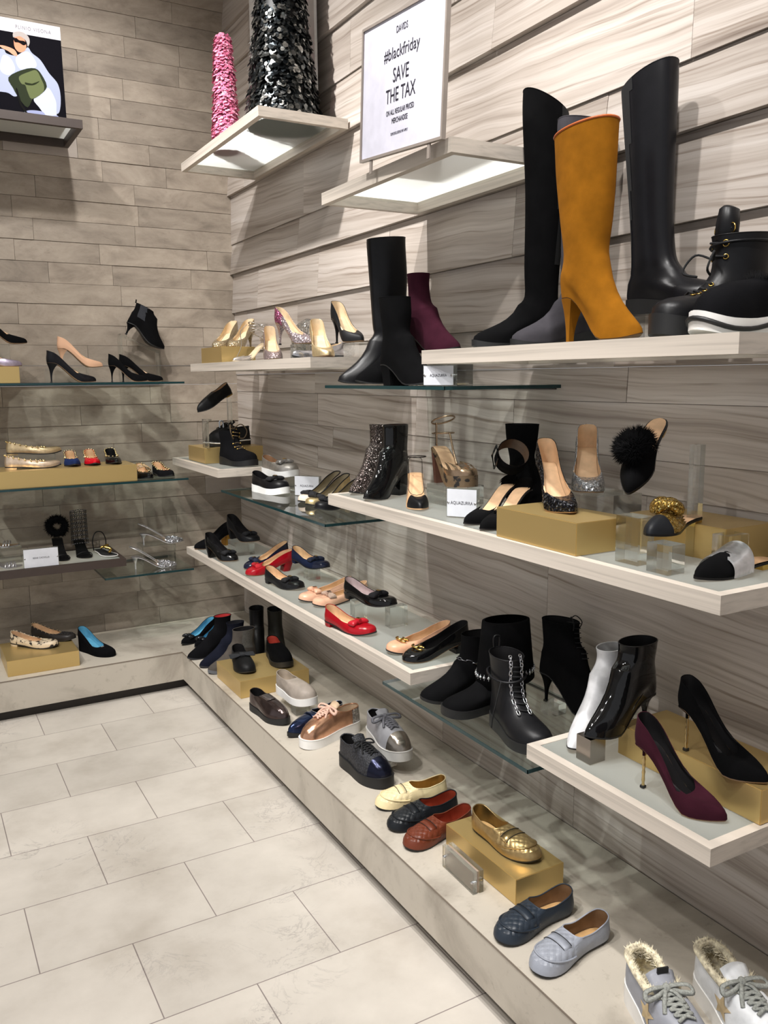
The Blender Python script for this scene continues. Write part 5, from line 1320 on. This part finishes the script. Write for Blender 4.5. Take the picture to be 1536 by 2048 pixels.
s.patch('elastic_panel', M('fabric', (34, 36, 42)), lambda c, i, k: k > 5 and .028 < c.x < .066 and c.z > .085)
s.line('pull_tab', [Vector((.006, 0, s.zb(0)+.105)), Vector((.002, 0, s.zb(0)+.122))], .003, BS)

# ================================================================== BACK WALL: middle glass (z = 1.020)
Z = 1.0203
goldbox('long gold riser on the back middle glass shelf', .30, 4.100, .967, 4.330, Z, .078)
PG = M('metallic', (214, 190, 150), .35)
def rock(s, m=None):
    s.studs(m or M('chrome', (220, 200, 150), .25), s.rimpts(0, None, 2, .0022), .0044); return s
acrylic('clear acrylic riser on the long gold box under the upper gold flat', .53, 4.290, Z+.0785, .20, .06, .056)
rock(flat('pale gold studded pointed flat raised on a clear riser', (.660, 4.280, Z+.135), -4, PG, None, toe='point', L=.24, heelh=.008, tf=.70))
rock(flat('pale gold studded pointed flat at the front of the long gold box', (.640, 4.190, Z+.0785), -4, M('metallic', (222, 200, 176), .35), None, toe='point', L=.24, heelh=.008, tf=.70))
for lab, px, mt, ln in [('navy suede studded flat on the long gold box', .692, M('suede', (30, 44, 84)), None), ('red patent studded flat on the long gold box', .783, M('patent', (190, 18, 34)), None), ('black patent studded flat on the long gold box', .882, PB, DARKL)]:
    rock(flat(lab, (px, 4.140, Z+.0785), -94, mt, ln, toe='point', L=.215, heelh=.006, tf=.62, W=.082, ts=.005))
s = flat('black patent caged flat with gold studded straps on the glass', (1.025, 4.112, Z), -92, PB, tanlin(), toe='point', L=.215, heelh=.006, W=.082); rock(s)
for j in range(3):
    x = s.L*(.30+.13*j); zz = s.zb(x)+.040+.006*j
    pts = [Vector((x+.010*math.sin(a), s.cy(x)+.034*math.cos(a), s.zb(x)+.030+.022*math.sin(a))) for a in [PI*k/10 for k in range(11)]]
    s.line('cage_strap', pts, .003, M('leather', (186, 160, 128))); s.studs(GOLDM, pts[1:-1:2], .0035)
s.line('cage_bar', [Vector((s.L*.30, 0, s.zb(0)+.053)), Vector((s.L*.62, 0, s.zb(0)+.050))], .003, M('leather', (186, 160, 128)))
s = rock(flat('black studded flat with red lips motif at the glass shelf end', (1.145, 4.140, Z), -84, M('suede', (18, 18, 20)), None, toe='point', L=.215, heelh=.006, W=.082))
P, nn = s.top(s.L*.78, None, .002)
V = []
for k in range(16):
    a = 2*PI*k/16; yy = .020*math.cos(a); xx = .010*math.sin(a)*(1-.25*math.cos(2*a)*1.0)
    V.append(s.top(s.L*.78+xx, s.cy(s.L*.78)+yy, .0016)[0])
mesh('lips_motif', [P]+V, [(0, 1+k, 1+(k+1) % 16) for k in range(16)], M('glitter', (190, 30, 50), scale=300), s.root)

# ================================================================== BACK WALL: dark framed shelf (z = .652)
Z = .6523
def sandal(label, pos, yaw, mat, L=.20, h=.085, straps=(), ankle=True, lin=None, name='evening_sandal', heel=True, pitch=0):
    s = Shoe(name, label, 'sandal', pos, yaw, L=L, W=.076, toe='almond', h=h, ts=.004, spring=.003, tf=.6, hb=.05, hs=.02, ht=.02, heelcurve=.1, ball=.68, pitch=pitch)
    s.sole(mat, th=.004); s.insole(lin or mat, .001)
    if heel: s.heel(mat, xh=.2, tip=.15, p=3, tx=.07, levels=10)
    for (fx_, hh) in straps:
        x = s.L*fx_; w = s.hw(math.acos(1-2*fx_)/PI)
        s.line('strap', [Vector((x+.004*math.sin(a), s.cy(x)+(w+.002)*math.cos(a), s.zb(x)+hh*math.sin(a))) for a in [PI*k/12 for k in range(13)]], .0034, mat, flat=.6)
    if ankle: s.line('ankle_strap', [Vector((.040+.036*math.cos(a), .030*math.sin(a), s.zb(0)+.070+.01*math.cos(a))) for a in [2*PI*k/24 for k in range(24)]], .0026, mat, closed=True)
    return s
SLV = M('metallic', (200, 198, 200), .25)
acrylic('clear acrylic riser under the upper silver sandal', .34, 4.30, Z, .22, .08, .075)
s = sandal('silver strappy high sandal raised on a clear riser at the left edge', (.445, 4.290, Z+.0755), -12, SLV, straps=[(.66, .022), (.72, .024), (.78, .022), (.3, .045), (.2, .055)], lin=M('metallic', (206, 180, 150), .4))
s.line('strap', [Vector((.045+.040*math.cos(a), .033*math.sin(a), s.zb(0)+.045)) for a in [2*PI*k/24 for k in range(24)]], .003, SLV, closed=True)
s = sandal('silver strappy high sandal at the front of the dark framed shelf', (.437, 4.160, Z), -14, SLV, straps=[(.66, .020), (.74, .022), (.82, .020)])
brand_t = brand_sign('acrylic name sign reading RENE CAOVILLA on the dark shelf', 'RENE CAOVILLA', .512, 4.105, Z, 90, .152, .088, fs=.0115)
s = sandal('black sandal with feathery black ankle band', (.622, 4.165, Z), -90, M('leather', (16, 16, 17)), L=.20, h=.08, straps=[(.7, .020), (.76, .020)], ankle=False)
rnd = random.Random(12); pts = []; nr = []
for _ in range(1400):
    a = rnd.uniform(0, 2*PI); b = rnd.uniform(0, 2*PI); c = Vector((.040+.012*math.cos(a), .036*math.cos(a), s.zb(0)+.062+.036*math.sin(a))); d = Vector((math.sin(b), math.cos(a)*math.cos(b), math.sin(a)*math.cos(b)))
    pts.append(c+d*.013); nr.append(d)
V, F = tufts(pts, nr, .017, .0014, rnd, .7); V2, F2 = tubeVF([Vector((.040+.012*math.cos(a), .036*math.cos(a), s.zb(0)+.062+.036*math.sin(a))) for a in [2*PI*k/24 for k in range(24)]], .015, 8, True)
V, F = join([(V, F), (V2, F2)]); mesh('feather_band', V, F, M('fur', (12, 12, 13)), s.root)
box('white_price_tag', (s.L*.10, -.022, s.zb(0)*.25, s.L*.10+.002, -.004, s.zb(0)*.8), M('plain', (220, 220, 220), .5), s.root)
s = sandal('black crystal mesh gladiator sandal on the dark shelf', (.730, 4.175, Z), -88, M('leather', (14, 14, 15)), L=.20, h=.06, straps=[(.7, .020)], ankle=False)
pr = []; st = []
for j in range(9):
    z = s.zb(0)-.012+.020*j
    ring = [Vector((.045+(.044-.0012*j)*math.cos(a)+.03*max(0, 1-j/4)*.5, .038*math.sin(a), z+.010*math.cos(a))) for a in [2*PI*k/20 for k in range(20)]]
    pr.append(tubeVF(ring, .0018, 5, True)); st += ring
for k in range(0, 20, 2):
    a = 2*PI*k/20; pr.append(tubeVF([Vector((.045+(.044-.0012*j)*math.cos(a), .038*math.sin(a), s.zb(0)-.012+.020*j+.010*math.cos(a))) for j in range(9)], .0016, 5))
V, F = join(pr); m_ = mesh('crystal_mesh', V, F, M('leather', (14, 14, 15)), s.root)
V, F = join([sphereVF(p, .0026, 5, 4) for p in st]); mesh('crystals', V, F, M('chrome', (190, 190, 200), .15), m_)
s = sandal('black flat thong sandal with gold snake ornament and white rim', (.848, 4.142, Z), -80, M('fabric', (14, 14, 15)), L=.215, h=.004, straps=[], ankle=False, heel=False)
P = s.outl(1.0, .001); s.line('white_rim', [Vector((x, y, s.zb(xx)-.001)) for x, y, xx in P], .0022, WHT, closed=True)
s.line('gold_snake', crom([Vector((s.L*.72, s.cy(s.L*.7), s.zb(0)+.006)), Vector((s.L*.66, .012, s.zb(0)+.020)), Vector((s.L*.56, -.012, s.zb(0)+.032)), Vector((s.L*.48, .014, s.zb(0)+.034)), Vector((s.L*.42, -.020, s.zb(0)+.022))], 5), .0062, GOLDM, seg=8)
s.line('ankle_strap', crom([Vector((.030, .030, s.zb(0))), Vector((.028, .033, s.zb(0)+.05)), Vector((.024, .016, s.zb(0)+.088)), Vector((.024, -.016, s.zb(0)+.088)), Vector((.028, -.033, s.zb(0)+.05)), Vector((.030, -.030, s.zb(0)))], 5), .0026, M('leather', (14, 14, 15)))

# ================================================================== BACK WALL: lower glass (z = .566)
Z = .5663
def sling(label, pos, yaw, h, **k):
    s = Shoe('slingback_pump', label, 'shoe', pos, yaw, L=.22, W=.072, toe='point', h=h, ts=.003, spring=.004, tf=.60, hb=.05, hs=.02, ht=.022, toeh=.016, heelcurve=.1, ball=.7, **k)
    L = s.L; GS = M('glitter', (196, 196, 200), scale=240)
    s.upper(GS, tanlin(), cond=lambda c, i, kk: c.x > L*.56, rim=0); s.insole(SLV); s.sole(SLV, th=.004); s.heel(SLV, xh=.2, tip=.2, p=2.6, tx=.08, levels=10)
    a = s.sidept(L*.60, s.zb(L*.6)+.018, 1)[0]; b = s.sidept(L*.60, s.zb(L*.6)+.018, -1)[0]
    s.line('heel_strap', crom([a, Vector((.04, .030, s.zb(0)+.030)), Vector((.0, .012, s.zb(0)+.050)), Vector((.0, -.012, s.zb(0)+.050)), Vector((.04, -.030, s.zb(0)+.030)), b], 5), .0028, SLV)
    pts = [s.top(L*.72+rnd.uniform(-.02, .03), s.cy(L*.7)+rnd.uniform(-.02, .02), .002)[0] for _ in range(26)]
    s.studs(M('chrome', (225, 225, 232), .12), pts, .0034, 'crystals'); return s
t = thing('acrylic_bridge', 'clear acrylic bridge riser under the upper silver slingback', 'riser', (1.095, 4.330, Z+.0004))
V, F = join([boxVF(-.085, -.06, .094, .085, .06, .101), boxVF(-.085, -.06, 0, -.078, .06, .0935), boxVF(.078, -.06, 0, .085, .06, .0935)]); mesh('acrylic_box', V, F, M('acrylic'), t, smooth=False)
sling('silver jewelled slingback raised on the clear bridge', (1.228, 4.28, Z+.1018), -6, .055)
sling('silver jewelled slingback on the lower back glass shelf', (1.160, 4.185, Z), -8, .06)

# ================================================================== TOP: sign, trees, poster
t = thing('framed_sign', 'grey metal framed sale sign reading BLACKFRIDAY SAVE THE TAX clipped to the shelf', 'sign', (1.2085, 2.037, 2.086))
W_, H_ = .425, .345
# local frame: width along local y (towards far side), face towards -x
t.rotation_euler = (math.radians(4.4), 0, 0)
FR = M('plain', (150, 140, 132), .35)
a, b = W_/2, H_
V, F = join([boxVF(-.006, -a, 0, .006, -a+.007, b), boxVF(-.006, a-.007, 0, .006, a, b), boxVF(-.006, -a+.007, 0, .006, a-.007, .007), boxVF(-.006, -a+.007, b-.007, .006, a-.007, b)])
mesh('frame', V, F, FR, t, smooth=False)
box('paper', (-.002, -a+.0072, .0072, .003, a-.0072, b-.0072), M('plain', (216, 215, 228), .6), t)
INK = M('plain', (34, 32, 44), .6)
for body, z, sz, sx, bd in [('DAVIDS', .300, .024, .70, 0), ('#blackfriday', .247, .042, .88, 0), ('SAVE', .192, .050, .74, 0), ('THE TAX', .144, .050, .74, 0), ('ON ALL REGULAR PRICED', .104, .0185, .66, 0), ('MERCHANDISE', .082, .0185, .66, 0), ('SOME EXCLUSIONS MAY APPLY', .050, .0095, .66, 0)]:
    text('lettering', body, INK if sz > .012 else M('plain', (90, 88, 100), .6), t, (-.0026, 0, z), (PI/2, 0, -PI/2), sz, sx, .0002)
for yy in (-.150, .150):
    box('clip', (-.004, yy-.006, -.036, .000, yy+.006, .001), FR, t)

def flake_cone(name, label, x, y, z, r0, r1, h, n, size, mats, core, seed, droop=.5, cat='ornament'):
    t = thing(name, label, cat, (x, y, z)); rnd = random.Random(seed)
    V = []; F = []; m = 20
    for j in range(9):
        f = j/8; r = lerp(r0, r1, f)*.90
        for k in range(m): V.append((r*math.cos(2*PI*k/m), r*math.sin(2*PI*k/m), f*h*.985))
    for j in range(8):
        for k in range(m): F.append((j*m+k, j*m+(k+1) % m, (j+1)*m+(k+1) % m, (j+1)*m+k))
    F.append(tuple(8*m+k for k in range(m))); F.append(tuple(range(m-1, -1, -1)))
    mesh('cone_core', V, F, core, t)
    for mi, mt in enumerate(mats):
        V = []; F = []
        for _ in range(n//len(mats)):
            f = 1-math.sqrt(rnd.random()*(1-(r1/r0)**2)+(r1/r0)**2); f = f/(1-r1/r0) if r0 != r1 else rnd.random(); f = min(.995, f)
            a = rnd.uniform(0, 2*PI); r = lerp(r0, r1, f)
            o = Vector((math.cos(a), math.sin(a), 0)); P = o*r*rnd.uniform(.93, 1.02)+Vector((0, 0, max(f*h, size*1.35)))
            dn = (Vector((0, 0, -1))+o*rnd.uniform(.05, .9)*droop+Vector((rnd.uniform(-.4, .4), rnd.uniform(-.4, .4), 0))).normalized()
            sd = dn.cross(o).normalized(); sz = size*rnd.uniform(.6, 1.25); q = len(V)
            nn = sd.cross(dn)
            V += [P, P+sd*sz*.42+dn*sz*.35, P+sd*sz*.34+dn*sz*.85+nn*sz*.1, P+dn*sz*1.05+nn*sz*.16, P-sd*sz*.34+dn*sz*.85+nn*sz*.1, P-sd*sz*.42+dn*sz*.35]
            F.append((q, q+1, q+2, q+3, q+4, q+5))
        o = mesh('sequins' if mi == 0 else 'bright_sequins', V, F, mt, t, smooth=False)
    return t
flake_cone('sequin_cone_tree', 'tall dark silver sequin cone tree on the corner shelf', 1.418, 3.285, 2.4765, .145, .078, .62, 3400, .024, [M('chrome', (92, 98, 102), .28), M('chrome', (60, 66, 70), .35), M('chrome', (196, 198, 196), .3), M('chrome', (120, 124, 124), .3)], M('plain', (18, 20, 22), .5), 3)
flake_cone('petal_cone_tree', 'slim pink petal cone tree left of the silver one', 1.345, 3.745, 2.4765, .058, .030, .48, 2600, .017, [M('plain', (222, 128, 158), .4), M('plain', (236, 156, 182), .35), M('plain', (204, 104, 138), .45)], M('plain', (150, 70, 98), .6), 4, droop=.8)
# white board leaning behind the trees
V, F = boxVF(-.006, -.35, 0, .006, .35, .85)
o = mesh('white_panel', V, F, M('plain', (236, 234, 230), .4), None, smooth=False); o.location = (1.584, 3.67, 2.4765); o.rotation_euler = (0, 0, 0); tag(o, 'tall plain white panel leaning at the wall behind the cone trees', 'panel')

# poster on the dark shelf
t = thing('fashion_poster', 'advertising poster of a seated person in white with a green handbag', 'poster', (.53, 4.20, 2.6245), (math.radians(-3), 0, math.radians(0)))
PW, PH = .47, .415
box('print', (-PW/2, 0, 0, PW/2, .004, PH), M('matte', (206, 204, 212)), t)
def pf(name, pts, col, lay, rough=.7):
    pts = [(.48+.52*x, z) for x, z in pts]
    V = [(x*PW-PW/2, -.0003*lay, z*PH) for x, z in pts]
    return mesh(name, [tuple(v) for v in V], [tuple(range(len(V)-1, -1, -1))] , M('matte', col), t, smooth=False)
def sm(pts, k=5): return [(v.x, v.z) for v in crom([Vector((x, 0, z)) for x, z in pts], k, True)]
def q(*pts): return [(x/960, 1-(y-15-125*x/960)/1425) for x, y in pts]
pf('photo_background', [(-.92, .060), (1, .060), (1, .865), (-.92, .865)], (16, 15, 20), 1)
pf('coat', sm(q((-700, 560), (-300, 500), (0, 470), (60, 530), (200, 560), (330, 500), (410, 440), (470, 520), (600, 620), (720, 800), (860, 970), (885, 1200), (830, 1390), (700, 1330), (640, 1100), (400, 1000), (160, 1140), (0, 1080), (-400, 1050), (-700, 1000))), (160, 167, 190), 2)
pf('coat_fur', sm(q((230, 560), (400, 500), (520, 640), (500, 730), (280, 760), (200, 650))), (184, 192, 210), 3)
pf('coat_fur', sm(q((440, 1180), (600, 1080), (700, 1020), (800, 1200), (800, 1350), (780, 1440), (620, 1420), (520, 1300))), (186, 192, 208), 3)
pf('coat_fur', sm(q((0, 560), (120, 600), (180, 760), (60, 840), (-60, 760))), (182, 188, 204), 3)
pf('skirt', sm(q((250, 1390), (350, 1340), (560, 1360), (640, 1430), (800, 1420), (815, 1465), (600, 1450), (420, 1420))), (144, 150, 184), 4)
pf('hand', sm(q((-40, 420), (60, 430), (190, 480), (230, 560), (180, 560), (90, 500), (0, 460))), (206, 150, 124), 5)
pf('face', sm(q((195, 330), (240, 290), (340, 300), (385, 400), (365, 480), (290, 515), (230, 490), (195, 430))), (206, 140, 112), 5)
pf('hair', sm(q((185, 300), (200, 235), (330, 225), (430, 290), (445, 370), (410, 430), (385, 350), (300, 290), (220, 300))), (168, 160, 156), 6)
pf('sunglasses', sm(q((195, 320), (240, 315), (280, 345), (360, 355), (385, 395), (340, 415), (285, 385), (250, 375), (205, 370)), 3), (20, 16, 18), 7)
pf('handbag', sm(q((60, 870), (300, 760), (500, 740), (600, 830), (670, 1000), (560, 1110), (430, 1170), (330, 1300), (210, 1180), (120, 1020)), 3), (44, 50, 36), 7)
pf('handbag_flap', sm(q((230, 860), (400, 790), (520, 770), (590, 900), (625, 1000), (590, 1090), (410, 1180), (350, 1080), (320, 980), (260, 960)), 3), (96, 104, 70), 8)
pf('handbag_strap', sm(q((160, 1040), (190, 1040), (240, 1250), (340, 1400), (300, 1390), (210, 1260)), 2), (22, 22, 20), 8)
pf('handbag_crease', sm(q((320, 940), (430, 960), (560, 920), (500, 965), (430, 985), (330, 975)), 2), (40, 46, 30), 9)
text('lettering', 'PLINIO VISONA', M('plain', (120, 116, 122), .6), t, (.122, -.0012, PH*.925), (PI/2, 0, 0), .0215, .8, .0002, spacing=1.25)
